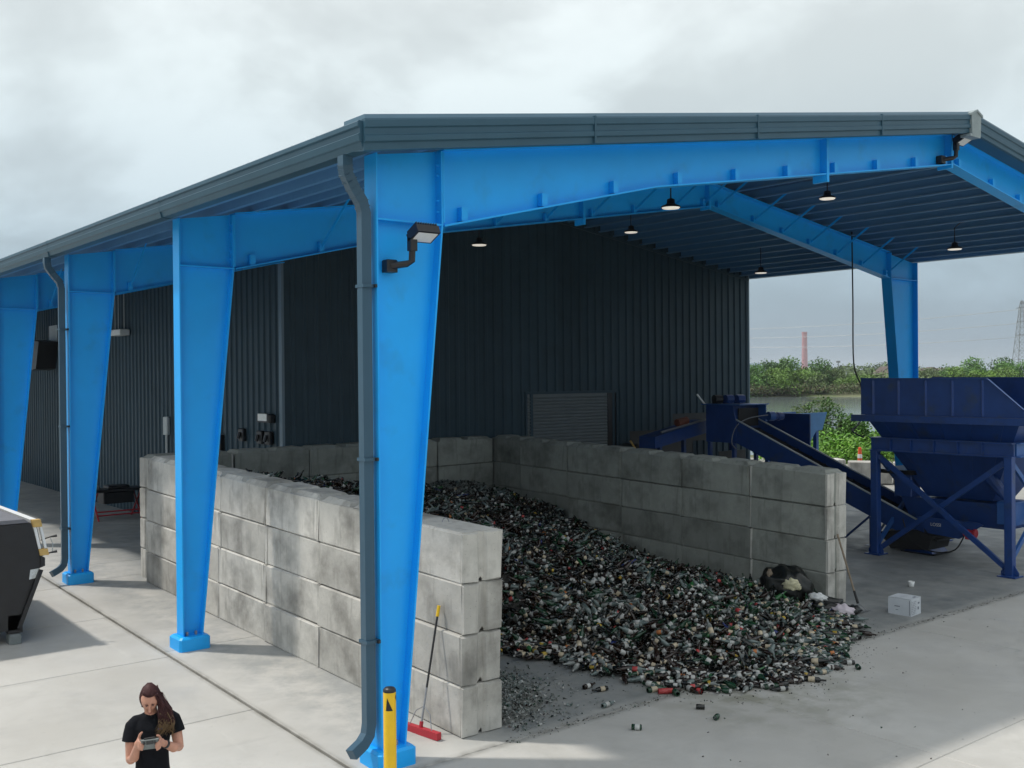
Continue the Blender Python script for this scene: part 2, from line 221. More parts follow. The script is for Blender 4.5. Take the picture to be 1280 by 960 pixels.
# ------------------------------------------------------------------ mesh helpers
def curve_pts(pts, k=5):
    P = [Vector(p) for p in pts]; P = [P[0]] + P + [P[-1]]; out = []
    for i in range(1, len(P) - 2):
        for j in range(k):
            t = j / k; a, b_, c_, d = P[i - 1], P[i], P[i + 1], P[i + 2]
            out.append(.5 * ((2 * b_) + (c_ - a) * t + (2 * a - 5 * b_ + 4 * c_ - d) * t * t + (3 * b_ - a - 3 * c_ + d) * t ** 3))
    return out + [P[-1]]
class MB:
    def __init__(s): s.v = []; s.f = []; s.m = []
    def add(s, vs, fs, mi=0):
        o = len(s.v); s.v += [tuple(v) for v in vs]; s.f += [tuple(i + o for i in f) for f in fs]; s.m += [mi] * len(fs); return s
    def box(s, x0, x1, y0, y1, z0, z1, mi=0):
        return s.add([(x, y, z) for x in (x0, x1) for y in (y0, y1) for z in (z0, z1)],
                     [(0, 1, 3, 2), (4, 6, 7, 5), (0, 4, 5, 1), (2, 3, 7, 6), (0, 2, 6, 4), (1, 5, 7, 3)], mi)
    def bbox(s, x0, x1, y0, y1, z0, z1, b=0.02, mi=0):      # box with chamfered vertical and top edges
        pts = [(x0 + b, y0), (x1 - b, y0), (x1, y0 + b), (x1, y1 - b), (x1 - b, y1), (x0 + b, y1), (x0, y1 - b), (x0, y0 + b)]
        cx, cy = (x0 + x1) / 2, (y0 + y1) / 2
        def shr(q): return (q[0] + (b if q[0] < cx else -b), q[1] + (b if q[1] < cy else -b))
        v = [(a, c, z0) for a, c in pts] + [(a, c, z1 - b) for a, c in pts] + [(*shr(q), z1) for q in pts]
        f = [tuple(range(7, -1, -1)), tuple(range(16, 24))]
        for k in (0, 8): f += [(k + i, k + (i + 1) % 8, k + 8 + (i + 1) % 8, k + 8 + i) for i in range(8)]
        return s.add(v, f, mi)
    def prism(s, poly, ax, a, b, mi=0):                       # poly in the two other axes (in xyz order), extruded along ax
        def mk(p, t):
            q = list(p); q.insert(ax, t); return tuple(q)
        n = len(poly); v = [mk(p, a) for p in poly] + [mk(p, b) for p in poly]
        return s.add(v, [tuple(range(n - 1, -1, -1)), tuple(range(n, 2 * n))] + [(i, (i + 1) % n, n + (i + 1) % n, n + i) for i in range(n)], mi)
    def quadslab(s, a, b, wid, th, up=(0, 0, 1), mi=0):       # bar of width wid (across) and thickness th between two points
        a = Vector(a); b = Vector(b); d = (b - a).normalized(); u = Vector(up); x = d.cross(u)
        if x.length < 1e-4: x = d.cross(Vector((0, 1, 0)))
        x.normalize(); n = x.cross(d).normalized()
        v = [p + x * i * wid / 2 + n * j * th / 2 for p in (a, b) for i in (-1, 1) for j in (-1, 1)]
        return s.add(v, [(0, 1, 3, 2), (4, 6, 7, 5), (0, 4, 5, 1), (2, 3, 7, 6), (0, 2, 6, 4), (1, 5, 7, 3)], mi)
    def tube(s, pts, r, n=8, mi=0, twist=0.0, caps=True):
        pts = [Vector(p) for p in pts]; rs = r if isinstance(r, (list, tuple)) else [r] * len(pts); o = len(s.v)
        prev = None
        for i, p in enumerate(pts):
            d = (pts[min(i + 1, len(pts) - 1)] - pts[max(i - 1, 0)]).normalized()
            ref = prev if prev is not None else (Vector((0, 0, 1)) if abs(d.z) < 0.9 else Vector((0, 1, 0)))
            x = (ref - d * ref.dot(d)).normalized(); prev = x; y = d.cross(x)
            for k in range(n):
                t = 2 * math.pi * k / n + twist; s.v.append(tuple(p + (x * math.cos(t) + y * math.sin(t)) * rs[i]))
        for i in range(len(pts) - 1):
            for k in range(n):
                s.f.append((o + i * n + k, o + i * n + (k + 1) % n, o + (i + 1) * n + (k + 1) % n, o + (i + 1) * n + k)); s.m.append(mi)
        if caps:
            s.f.append(tuple(o + k for k in range(n))[::-1]); s.m.append(mi); e = o + (len(pts) - 1) * n; s.f.append(tuple(e + k for k in range(n))); s.m.append(mi)
        return s
    def ball(s, c, r, n=8, mi=0, jit=0.0):
        r = r if isinstance(r, (tuple, list)) else (r, r, r); rows = n // 2 + 1; o = len(s.v)
        for i in range(rows):
            ph = math.pi * i / (rows - 1)
            for k in range(n):
                t = 2 * math.pi * k / n; j = 1 + random.uniform(-jit, jit)
                s.v.append((c[0] + r[0] * j * math.sin(ph) * math.cos(t), c[1] + r[1] * j * math.sin(ph) * math.sin(t), c[2] + r[2] * j * math.cos(ph)))
        for i in range(rows - 1):
            for k in range(n): s.f.append((o + i * n + k, o + (i + 1) * n + k, o + (i + 1) * n + (k + 1) % n, o + i * n + (k + 1) % n)); s.m.append(mi)
        return s
    def lathe(s, prof, n=16, c=(0, 0, 0), mi=0):
        return s.tube([(c[0], c[1], c[2] + z) for z, r in prof], [max(r, 1e-4) for z, r in prof], n, mi) if False else s._lathe(prof, n, c, mi)
    def _lathe(s, prof, n, c, mi):
        o = len(s.v)
        for z, r in prof:
            for k in range(n): t = 2 * math.pi * k / n; s.v.append((c[0] + r * math.cos(t), c[1] + r * math.sin(t), c[2] + z))
        for i in range(len(prof) - 1):
            for k in range(n): s.f.append((o + i * n + k, o + i * n + (k + 1) % n, o + (i + 1) * n + (k + 1) % n, o + (i + 1) * n + k)); s.m.append(mi)
        return s
WL = {}
def origin(o): return WL.get(o.name, Vector((0, 0, 0))) if o else Vector((0, 0, 0))
def obj(name, mb, m, parent=None, loc=None, smooth=False, local=False):
    """links the collected shapes as one mesh object; vertices are world positions unless local"""
    me = bpy.data.meshes.new(name); loc = Vector(loc) if loc is not None else origin(parent).copy()
    vs = mb.v if local else [(a - loc.x, b - loc.y, c - loc.z) for a, b, c in mb.v]
    me.from_pydata(vs, [], mb.f); me.validate(); me.update()
    for x in (m if isinstance(m, (list, tuple)) else [m]): me.materials.append(x)
    if any(mb.m) and len(me.polygons) == len(mb.m): me.polygons.foreach_set('material_index', mb.m)
    if smooth: me.polygons.foreach_set('use_smooth', [True] * len(me.polygons))
    return place(name, me, parent, loc)
def fixn(o):
    bm = bmesh.new(); bm.from_mesh(o.data); bmesh.ops.recalc_face_normals(bm, faces=bm.faces); bm.to_mesh(o.data); bm.free(); return o
def place(name, me, parent, loc):
    o = bpy.data.objects.new(name, me); C.objects.link(o)
    if parent: o.parent = parent
    o.location = Vector(loc) - origin(parent); WL[o.name] = Vector(loc); return o
def thing(name, label, cat, loc, group=None):
    o = bpy.data.objects.new(name, None); C.objects.link(o); o.empty_display_size = 0.1; o.location = loc; WL[o.name] = Vector(loc)
    o['label'] = label; o['category'] = cat
    if group: o['group'] = group
    return o
def tag(o, label, cat, group=None, kind=None):
    o['label'] = label; o['category'] = cat
    if group: o['group'] = group
    if kind: o['kind'] = kind
    return o
def struct(o): o['kind'] = 'structure'; return o

# ------------------------------------------------------------------ ground, yard, water
def ground_z(x, y):
    dx, dy = x + 6, y + 9.9; d = math.hypot(dx, dy)
    if d < 52: return gz(y) - 0.10
    base = 0.28
    if d < 74: return base + (-1.9 - base) * ((d - 52) / 22) ** 1.5
    if d < 232: return -1.9
    if d < 246: return -1.9 + 2.3 * (d - 232) / 14
    return 0.4
mb = MB(); NA = 120; rad = [0.01, 10, 20, 30, 40, 48, 52, 56, 60, 65, 70, 74, 110, 180, 228, 234, 240, 246, 300, 500, 1000, 2500, 5000]
for r_ in rad:
    for k in range(NA):
        t = 2 * math.pi * k / NA; x, y = -6 + r_ * math.sin(t), -9.9 + r_ * math.cos(t); mb.v.append((x, y, ground_z(x, y)))
for i in range(len(rad) - 1):
    for k in range(NA): mb.f.append((i * NA + k, i * NA + (k + 1) % NA, (i + 1) * NA + (k + 1) % NA, (i + 1) * NA + k)); mb.m.append(0)
struct(obj('ground', mb, M['soil']))
mb = MB(); NA = 64
for r_ in (60, 250):
    for k in range(NA): t = 2 * math.pi * k / NA; mb.v.append((-6 + r_ * math.sin(t), -9.9 + r_ * math.cos(t), -0.62))
for k in range(NA): mb.f.append((k, (k + 1) % NA, NA + (k + 1) % NA, NA + k)); mb.m.append(0)
M['water'] = mat('pond_water', (0.13, 0.16, 0.165), 0.10, bump=0.08, bscale=1.5, col2=(0.20, 0.24, 0.12), c2s=0.05, c2lo=0.56, c2hi=0.585, coord='Object', stretch=(1, 1, 1), spec=0.8)
# long streaks of duckweed lying across the view
t_ = M['water'].node_tree; mp_ = [n for n in t_.nodes if n.type == 'MAPPING'][0]; mp_.vector_type = 'TEXTURE'; mp_.inputs['Rotation'].default_value = (0, 0, -0.93); mp_.inputs['Scale'].default_value = (1, 4.5, 1)
struct(obj('water', mb, M['water']))
mb = MB()
ys = [-60, -20, -0.35, 13, 30, 46, 60]
for i in range(len(ys) - 1):
    y0, y1 = ys[i], ys[i + 1]
    x1 = 34.5 if y0 >= -0.4 else 40
    mb.add([(-40, y0, gz(y0) - .06), (x1, y0, gz(y0) - .06), (x1, y1, gz(y1) - .06), (-40, y1, gz(y1) - .06)], [(0, 1, 2, 3)])
struct(obj('gravel_yard', mb, M['gravel']))
# concrete slabs with open sawn joints
pave = thing('concrete_pavement', '', '', (0, 0, 0)); del pave['label']; del pave['category']; pave['kind'] = 'structure'
base = MB()
for y0, y1 in ((-24, -.35), (-.35, 13), (13, 45)):
    base.add([(-24, y0, gz(y0) - .045), (27, y0, gz(y0) - .045), (27, y1, gz(y1) - .045), (-24, y1, gz(y1) - .045)], [(0, 1, 2, 3)])
struct(obj('slab_bed', base, mat('joint_dirt', (0.10, 0.095, 0.085), 0.95, var=0.2), pave)); del bpy.data.objects['slab_bed']['kind']
def slab(x0, x1, y0, y1, gap=0.009):
    m_ = MB(); x0 += .028 if x0 == -.27 else gap; x1 -= .02 if x1 == -.27 else gap; y0 += gap; y1 -= gap; b = 0.008
    nx = max(1, int((x1 - x0) / 2))
    top = [(x0 + b, y0 + b), (x1 - b, y0 + b), (x1 - b, y1 - b), (x0 + b, y1 - b)]; low = [(x0, y0), (x1, y0), (x1, y1), (x0, y1)]
    v = [(a, c, gz(c)) for a, c in top] + [(a, c, gz(c) - b) for a, c in low] + [(a, c, gz(c) - .12) for a, c in low]
    m_.add(v, [(0, 1, 2, 3)] + [(i, 4 + i, 4 + (i + 1) % 4, (i + 1) % 4) for i in range(4)] + [(4 + i, 8 + i, 8 + (i + 1) % 4, 4 + (i + 1) % 4) for i in range(4)])
    obj('slab', m_, M['floor'], pave, loc=(x0, y0, gz(y0)))
XL = [-24, -18, -12.2, -8.2, -4.2, -0.27]
YL = [-24, -20, -16, -12, -8.6, -5.9, -3.1, -0.35, 2.52, 5.42, 8.3, 11.1, 13.0, 16.9, 20.7, 24.5, 30, 35.5, 41, 45]
for i in range(len(XL) - 1):
    for j in range(len(YL) - 1): slab(XL[i], XL[i + 1], YL[j], YL[j + 1])
XF = [-0.27, 5.05, 10.2, 15.4, 20.6, 27.0]; YF = [-24, -18, -12, -7.8, -3.85, -0.35]
for i in range(len(XF) - 1):
    for j in range(len(YF) - 1): slab(XF[i], XF[i + 1], YF[j], YF[j + 1], 0.004)
XI = [-0.27, 4.62, 10.35, 15.9, 21.3, 27.0]; YI = [-0.35, 5.7, 11.47]
for i in range(len(XI) - 1):
    for j in range(len(YI) - 1): slab(XI[i], XI[i + 1], YI[j], YI[j + 1], 0.004)
for y0, y1 in ((11.47, 13), (13, 22.9), (22.9, 34), (34, 45)):
    slab(-0.27, 4.62, y0, y1, 0.005); slab(4.62, 21.3, y0, y1, 0.005); slab(21.3, 27, y0, y1, 0.005)

# ------------------------------------------------------------------ the steel building
bld = thing('steel_canopy_building', 'large steel building with bright blue tapered frames, slate roof and open canopy', 'building', (0, 0, 0))
BL, TR = M['blue'], M['trim']
def column(y, xo, sgn, db, dk, z0, zk, zt, floor=None):
    """xo outer face, sgn direction towards the inside"""
    def X(d): return xo + sgn * d
    web = MB(); web.prism([(X(.02), z0), (X(db), z0), (X(dk), zk), (X(dk), zt + SL * sgn * dk * (1 if sgn > 0 else 1) - .02), (X(.02), zt - .02)], 1, y - .008, y + .008)
    c = obj('column', web, BL, bld, loc=(xo, y, z0)); fixn(c)
    fl = MB(); fl.box(min(X(0), X(.02)), max(X(0), X(.02)), y - .125, y + .125, z0 - .0, zt - .02); obj('outer_flange', fl, BL, c)
    fi = MB(); fi.prism([(X(db), z0), (X(db + .022), z0), (X(dk + .022), zk), (X(dk + .022), zt + SL * dk - .03) if sgn > 0 else (X(dk + .022), zt + SL * dk - .03), (X(dk), zt + SL * dk - .03), (X(dk), zk)], 1, y - .125, y + .125); fixn(obj('inner_flange', fi, BL, c))
    st = MB(); st.box(min(X(.021), X(dk - .001)), max(X(.021), X(dk - .001)), y - .12, y + .12, zk - .01, zk + .01); obj('stiffener', st, BL, c)
    ep = MB(); ep.prism([(X(dk + .023), zk + .03), (X(dk + .045), zk + .03), (X(dk + .045), zt + SL * dk - .04), (X(dk + .023), zt + SL * dk - .04)], 1, y - .13, y + .13); fixn(obj('end_plate', ep, BL, c))
    bt = MB()
    for zz in (zk + .15, zk + .28, zt - .05, zt - .17):
        for yy in (-.07, .07): bt.box(X(dk + .02 - (.05 if sgn > 0 else -.0)), X(dk + .02 + (.0 if sgn > 0 else .05)), y + yy - .010, y + yy + .010, zz - .010, zz + .010)
    obj('bolts', bt, BL, c)['kind'] = 'stuff'
    pl = MB(); a, b_ = sorted((X(-.09), X(db + .10))); fz = gz(y - .2) if floor is None else floor
    pl.bbox(a, b_, y - .225, y + .225, fz - .1, z0 + .004, .03); obj('plinth', pl, BL, c)
    an = MB()
    for xx in (X(.08), X(db - .08)): an.box(xx - .015, xx + .015, y - .09, y - .06, z0, z0 + .06)
    obj('anchor_bolts', an, M['steel'], c)['kind'] = 'stuff'
    return c
def clip_box(m_, x, y, zl, s):    # the small square brace tab on the lower flange
    m_.box(x - .045, x + .045, y - .10, y - .012, zl + .0, zl + .16)
PURL = [1.22, 2.46, 3.70, 4.95, 6.20, 7.45, 8.70, 9.93, 11.15, 12.15]
PURR = [12.66, 13.95, 15.05, 16.15, 17.3, 18.45, 19.6, 20.7]
def low_left(x):
    if x <= 4.46: return 6.06 + (x - .89) * (6.90 - 6.06) / (4.46 - .89)
    return 6.90 + (x - 4.46) * (8.17 - 6.90) / (12.4 - 4.46)
def low_right(x): return 8.17 - (x - 12.4) * (8.17 - 6.93) / (19.7 - 12.4)
def rafter(y, x0, x1, left=True, splices=()):
    lo = low_left if left else low_right
    xs = [x0] + ([4.46] if left and x0 < 4.46 < x1 else []) + [x1]
    r = obj('rafter', MB().prism([(x, lo(x)) for x in xs] + [(x1, ztop(x1) - .02), (x0, ztop(x0) - .02)], 1, y - .008, y + .008), BL, bld, loc=(x0, y, lo(x0))); fixn(r)
    tf = MB().prism([(x0, ztop(x0) - .02), (x1, ztop(x1) - .02), (x1, ztop(x1)), (x0, ztop(x0))], 1, y - .125, y + .125); fixn(obj('top_flange', tf, BL, r))
    lf = MB()
    for a, b_ in zip(xs[:-1], xs[1:]): lf.prism([(a, lo(a) - .022), (b_, lo(b_) - .022), (b_, lo(b_)), (a, lo(a))], 1, y - .125, y + .125)
    fixn(obj('lower_flange', lf, BL, r))
    for sx in splices:
        sp = MB().prism([(sx - .03, lo(sx) - .14), (sx + .03, lo(sx) - .14), (sx + .03, ztop(sx) - .03), (sx - .03, ztop(sx) - .03)], 1, y - .135, y + .135); fixn(obj('splice_plate', sp, BL, r))
    for px_ in (PURL if left else PURR):
        if x0 + .15 < px_ < x1 - .05:
            cb = MB(); clip_box(cb, px_, y, lo(px_), 1); obj('brace_tab', cb, BL, r)
    return r
def braces(y, xs, lo, sgn=-1):
    for px_ in xs:
        m_ = MB().quadslab((px_, y + sgn * .06, lo(px_) + .06), (px_, y + sgn * 1.05, ztop(px_) + .05), .05, .008, up=(1, 0, 0)); obj('flange_brace', m_, BL, bld)
for k, y in enumerate((0, BAY, 2 * BAY, 3 * BAY, 4 * BAY, 5 * BAY, 6 * BAY, 7 * BAY)):
    z0 = gz(y) + .20
    column(y, 0, 1, .30, .87, z0, 6.06, HE)
    if k < 2:
        rafter(y, .915, XA - .03, True, (8.42,)); rafter(y, XA + .03, 19.72, False)
        ap = MB().prism([(XA - .028, 8.17 - .1), (XA + .028, 8.17 - .1), (XA + .028, ztop(XA) - .02), (XA - .028, ztop(XA) - .02)], 1, y - .14, y + .14); fixn(obj('apex_plate', ap, BL, bld))
        # right-hand column, drawn from its outer face inwards
        xo = XR; web = MB().prism([(xo - .02, .2), (xo - .50, .2), (xo - 1.32, 6.90), (xo - 1.32, ztop(xo - 1.32) - .02), (xo - .02, ztop(xo) - .02)], 1, y - .008, y + .008)
        c = obj('column', web, BL, bld, loc=(xo, y, .2)); fixn(c)
        obj('outer_flange', MB().box(xo - .02, xo, y - .15, y + .15, .2, ztop(xo) - .02), BL, c)
        fixn(obj('inner_flange', MB().prism([(xo - .50, .2), (xo - .522, .2), (xo - 1.342, 6.90), (xo - 1.342, ztop(xo - 1.32) - .03), (xo - 1.32, ztop(xo - 1.32) - .03), (xo - 1.32, 6.90)], 1, y - .15, y + .15), BL, c))
        obj('stiffener', MB().box(xo - 1.318, xo - .021, y - .145, y + .145, 6.89, 6.91), BL, c)
        obj('plinth', MB().bbox(xo - .66, xo + .12, y - .26, y + .26, gz(y) - .1, .3, .03), BL, c)
    elif k > 2:
        rafter(y, .915, XW, True)
    else:
        rafter(y, .915, XW, True)
    bxs = [x for x in PURL if x > 2] if k == 1 else ([x for x in PURL[:3]])
    if k >= 1: braces(y, bxs if k > 1 else PURL[1:], low_left)
    if k == 1: braces(y, PURR[:-1], low_right)
# purlins: cold-rolled Z bars running the length of the roof
def purlin(x, y0, y1, name='purlin'):
    z = ztop(x) + .003; h = .195; m_ = MB()
    m_.box(x - .006, x + .006, y0, y1, z, z + h); s_ = 1 if x < XA else -1
    m_.box(x - s_ * .006 if s_ > 0 else x - .07, x + .07 if s_ > 0 else x + .006, y0, y1, z - .004 + .004, z + .012) if False else m_.box(min(x, x + s_ * .075), max(x, x + s_ * .075), y0 + .002, y1 - .002, z - .001, z + .009)
    m_.box(min(x + s_ * .067, x + s_ * .075), max(x + s_ * .067, x + s_ * .075), y0 + .003, y1 - .003, z + .0085, z + .03, 1)
    obj(name, m_, [M['purlin'], M['lip']], bld, loc=(x, y0, z))
ALLP = sorted([.62] + PURL + [(a + b_) / 2 for a, b_ in zip(PURL[:-1], PURL[1:])])
for x in ALLP: purlin(x, -.5, YEND if x < XW else YW + .3)
for x in sorted(PURR + [(a + b_) / 2 for a, b_ in zip(PURR[:-1], PURR[1:])]): purlin(x, -.5, YW + .3)
obj('eave_strut', MB().box(-.11, .0, -.5, YEND, HE + .004, HE + .19).box(-.11, .06, -.501, YEND + .001, HE - .002, HE + .0035), M['purlin'], bld, loc=(0, -.5, HE))
obj('eave_strut', MB().box(XR, XR + .11, -.5, YEND, ztop(XR) + .004, ztop(XR) + .19), M['purlin'], bld, loc=(XR, -.5, ztop(XR)))
# roof sheets with standing seams
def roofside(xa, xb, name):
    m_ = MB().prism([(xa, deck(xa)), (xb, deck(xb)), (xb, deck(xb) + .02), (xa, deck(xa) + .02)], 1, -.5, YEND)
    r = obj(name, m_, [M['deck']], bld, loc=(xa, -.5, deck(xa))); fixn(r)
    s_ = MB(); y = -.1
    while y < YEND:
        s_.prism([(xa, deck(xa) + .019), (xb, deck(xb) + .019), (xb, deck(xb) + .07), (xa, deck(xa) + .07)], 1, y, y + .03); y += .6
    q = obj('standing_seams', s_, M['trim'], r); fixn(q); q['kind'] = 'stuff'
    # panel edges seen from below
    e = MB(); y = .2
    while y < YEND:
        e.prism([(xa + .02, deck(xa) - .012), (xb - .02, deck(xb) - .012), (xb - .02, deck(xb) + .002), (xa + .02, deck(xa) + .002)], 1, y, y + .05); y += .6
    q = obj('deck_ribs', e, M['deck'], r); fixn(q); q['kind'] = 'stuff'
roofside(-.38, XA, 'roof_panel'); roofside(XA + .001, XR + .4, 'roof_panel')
obj('ridge_cap', MB().prism([(XA - .3, deck(XA) + .03), (XA, deck(XA) + .09), (XA + .3, deck(XA) + .03), (XA + .3, deck(XA) + .05), (XA, deck(XA) + .115), (XA - .3, deck(XA) + .05)], 1, -.45, YEND), TR, bld)
# eave gutter (stepped face)
gp = [(-.25, 6.97), (-.44, 6.99), (-.46, 6.975), (-.46, 6.93), (-.435, 6.915), (-.435, 6.86), (-.455, 6.845), (-.44, 6.78), (-.42, 6.765), (-.40, 6.70), (-.27, 6.69)]
y0 = -.52
for y1 in (5.2, 11.1, 17.0, 23, 29, 35, 41, YEND):
    g_ = obj('gutter', MB().prism(gp, 1, y0, y1 - .006), TR, bld, loc=(-.35, y0, 6.7)); fixn(g_); y0 = y1
    obj('gutter_strap', MB().prism([(-.25, 6.975), (-.442, 6.994), (-.463, 6.978), (-.463, 6.925), (-.438, 6.91), (-.438, 6.86), (-.458, 6.845), (-.42, 6.69), (-.27, 6.684)], 1, y1 - .012, y1 - .0), TR, g_)
# rake trim along both front slopes: stepped profile swept up the slope
prof = [(-.50, .33), (-.565, .33), (-.575, .31), (-.575, .24), (-.555, .225), (-.555, .16), (-.572, .145), (-.572, .09), (-.545, .075), (-.545, .0), (-.50, -.01)]
def rake(xa, xb, parent):
    m_ = MB(); n = len(prof)
    for x in (xa, xb): m_.v += [(x, p_[0], ztop(x) - .06 + p_[1]) for p_ in prof]
    m_.f += [tuple(range(n - 1, -1, -1)), tuple(range(n, 2 * n))] + [(i, (i + 1) % n, n + (i + 1) % n, n + i) for i in range(n)]; m_.m += [0] * (n + 2)
    r = obj('rake_trim', m_, TR, parent, loc=(xa, -.55, ztop(xa))); fixn(r); return r
xs_ = [-.40, 2.9, 6.1, 9.3, XA - .12]
for a, b_ in zip(xs_[:-1], xs_[1:]):
    r = rake(a, b_ - .006, bld)
    if b_ < 12: obj('trim_lap', MB().box(b_ - .03, b_, -.579, -.50, ztop(b_) - .06, ztop(b_) + .275), TR, r)
xs_ = [XA + .12, 15.6, 18.6, XR + .42]
for a, b_ in zip(xs_[:-1], xs_[1:]): rake(a, b_ - .006, bld)
# soffit strip behind the rake trim and raised edge strip above it
for xa, xb in ((-.40, XA), (XA, XR + .42)):
    m_ = MB(); 
    for x in (xa, xb): m_.v += [(x, -.50, ztop(x) - .065), (x, -.50, ztop(x) - .045), (x, -.13, ztop(x) + .0), (x, -.13, ztop(x) - .01)]
    m_.f += [(0, 1, 2, 3), (7, 6, 5, 4)] + [(i, (i + 1) % 4, 4 + (i + 1) % 4, 4 + i) for i in range(4)]; m_.m += [0] * 6
    fixn(obj('rake_soffit', m_, TR, bld))
    m_ = MB(); a_ = xa + (.02 if xa < 0 else .1)
    for x in (a_, xb - (.12 if xa < 0 else 0)): m_.v += [(x, -.545, ztop(x) + .262), (x, -.52, ztop(x) + .32), (x, -.10, ztop(x) + .32), (x, -.10, ztop(x) + .22)]
    m_.f += [(0, 1, 2, 3), (7, 6, 5, 4)] + [(i, (i + 1) % 4, 4 + (i + 1) % 4, 4 + i) for i in range(4)]; m_.m += [0] * 6
    fixn(obj('roof_edge_strip', m_, mat('pale_slate_trim', (0.09, 0.18, 0.25), 0.4, var=0.06), bld))
# pale flashing wrapped over the ridge end
m_ = MB().prism([(XA - .15, ztop(XA) - .12), (XA + .15, ztop(XA) - .12), (XA + .17, ztop(XA) + .27), (XA, ztop(XA) + .33), (XA - .17, ztop(XA) + .27)], 1, -.60, -.40)
m_.prism([(XA - .2, ztop(XA) + .22), (XA, ztop(XA) + .31), (XA + .2, ztop(XA) + .22), (XA + .2, ztop(XA) + .26), (XA, ztop(XA) + .345), (XA - .2, ztop(XA) + .26)], 1, -.62, .1)
m_.box(XA - .24, XA + .12, -.61, -.42, ztop(XA) - .16, ztop(XA) - .115)
fixn(obj('ridge_flashing', m_, mat('dull_flashing', (.26, .31, .32), .5, var=.15, vscale=6), bld))
# right eave trim
obj('eave_trim', MB().box(XR + .30, XR + .42, -.5, YEND, ztop(XR) + .02, ztop(XR) + .17), M['galv'], bld)
# downpipes
def downpipe(y, yg):
    zb = gz(y) + .28; q = math.pi / 4
    pts = [(-.36, yg, 6.70), (-.36, yg, 6.60), (-.34, yg + .02, 6.52), (-.24, y - .03 if y < 3 else yg + .02, 6.38), (-.14, y - .03, 6.24), (-.105, y - .03, 6.12), (-.10, y - .03, zb + .22), (-.12, y - .03, zb + .10), (-.20, y - .05, zb + .02), (-.36, y - .09, zb - .05)]
    d = obj('downpipe', MB().tube(pts, .083, 4, twist=q), M['pipe'], bld, loc=(-.1, y, zb)); fixn(d)
    e = MB()
    for k in range(9):
        t = k / 8; i = 1 + t * 4; a = int(i); fr = i - a
        p_ = Vector(pts[a]).lerp(Vector(pts[min(a + 1, 5)]), fr); nx = Vector(pts[min(a + 1, 5)]) - Vector(pts[a]); nx = nx.normalized() * .006
        e.tube([p_ - nx, p_ + nx], .090, 4, twist=q)
    fixn(obj('crimps', e, M['pipe'], d))['kind'] = 'stuff'
    s_ = MB()
    for z in (1.4, 3.4, 5.3): s_.box(-.17, -.0, y - .115, y + .055, z, z + .035)
    obj('pipe_straps', s_, M['pipe'], d)['kind'] = 'stuff'
    b_ = MB()
    for z in (1.4, 3.4, 5.3): b_.box(-.04, -.01, y - .145, y - .115, z, z + .035)
    obj('strap_screws', b_, M['black'], d)['kind'] = 'stuff'
downpipe(0.0, -.08); downpipe(2 * BAY, 2 * BAY); downpipe(4 * BAY, 4 * BAY)
# corrugated cladding
def rib_sheet(x0, width, nrib, zb, zt0, zt1, along, off, thick=.0):
    """one cladding sheet; along='x' (facing -y at y=off) or 'y' (facing -x at x=off)"""
    pts = []; p_ = width / nrib
    for i in range(nrib):
        s = i * p_; pts += [(s, 0), (s + p_ * .52, 0), (s + p_ * .62, -.038), (s + p_ * .88, -.038), (s + p_ * .98, 0)]
    pts.append((width, 0)); m_ = MB(); n = len(pts)
    for s, d in pts:
        zt = zt0 + (zt1 - zt0) * s / width
        for z in (zb, zt): m_.v.append((x0 + s, off + d, z) if along == 'x' else (off + d, x0 + s, z))
    for i in range(n - 1): m_.f.append((2 * i, 2 * i + 2, 2 * i + 3, 2 * i + 1)); m_.m.append(0)
    return m_
wallm = M['wall']
core = MB(); core.prism([(XW + .01, .3), (XR - .1, .3), (XR - .1, ztop(XR) + .1), (XA, ztop(XA) + .1), (XW + .01, ztop(XW) + .1)], 1, YW + .012, YW + .05)
fixn(obj('wall', core, M['black'], bld)); front = bpy.data.objects['wall']
DX0, DX1, DZ = 11.70, 15.02, 3.84
OP = [(15.93, 17.95, 1.9, 2.68), (16.95, 20.0, 2.25, 3.16)]     # conveyor openings
xk = XW + .02; pw = .914
while xk < XR - .05:
    w_ = min(pw, XR - .02 - xk); nr = max(1, round(w_ / .305))
    za, zb_ = ztop(xk) + .19, ztop(xk + w_) + .19
    lo_ = .34
    if DX0 - .1 < xk + w_ / 2 < DX1 + .1: lo_ = DZ + .02
    elif 15.9 < xk + w_ / 2 < 18.3: lo_ = 2.70 if xk + w_ / 2 < 17 else 3.16
    elif 18.3 <= xk + w_ / 2 < 19.6: lo_ = 3.16
    sh = rib_sheet(xk, w_, nr, lo_, za, zb_, 'x', YW)
    obj('wall_panel', sh, wallm, front, loc=(xk, YW, lo_))
    if 15.9 < xk + w_ / 2 < 19.6:
        obj('wall_panel', rib_sheet(xk, w_, nr, .34, 1.95 if xk + w_ / 2 < 18.3 else 2.30, 1.95 if xk + w_ / 2 < 18.3 else 2.30, 'x', YW), wallm, front, loc=(xk, YW, .34))
    xk += w_
# sides next to the roller door
for a, b_ in ((DX0 - .30, DX0 - .06), (DX1 + .07, DX1 + .3)):
    obj('wall_panel', rib_sheet(a, b_ - a, 1, .34, DZ + .03, DZ + .03, 'x', YW - .006), wallm, front)
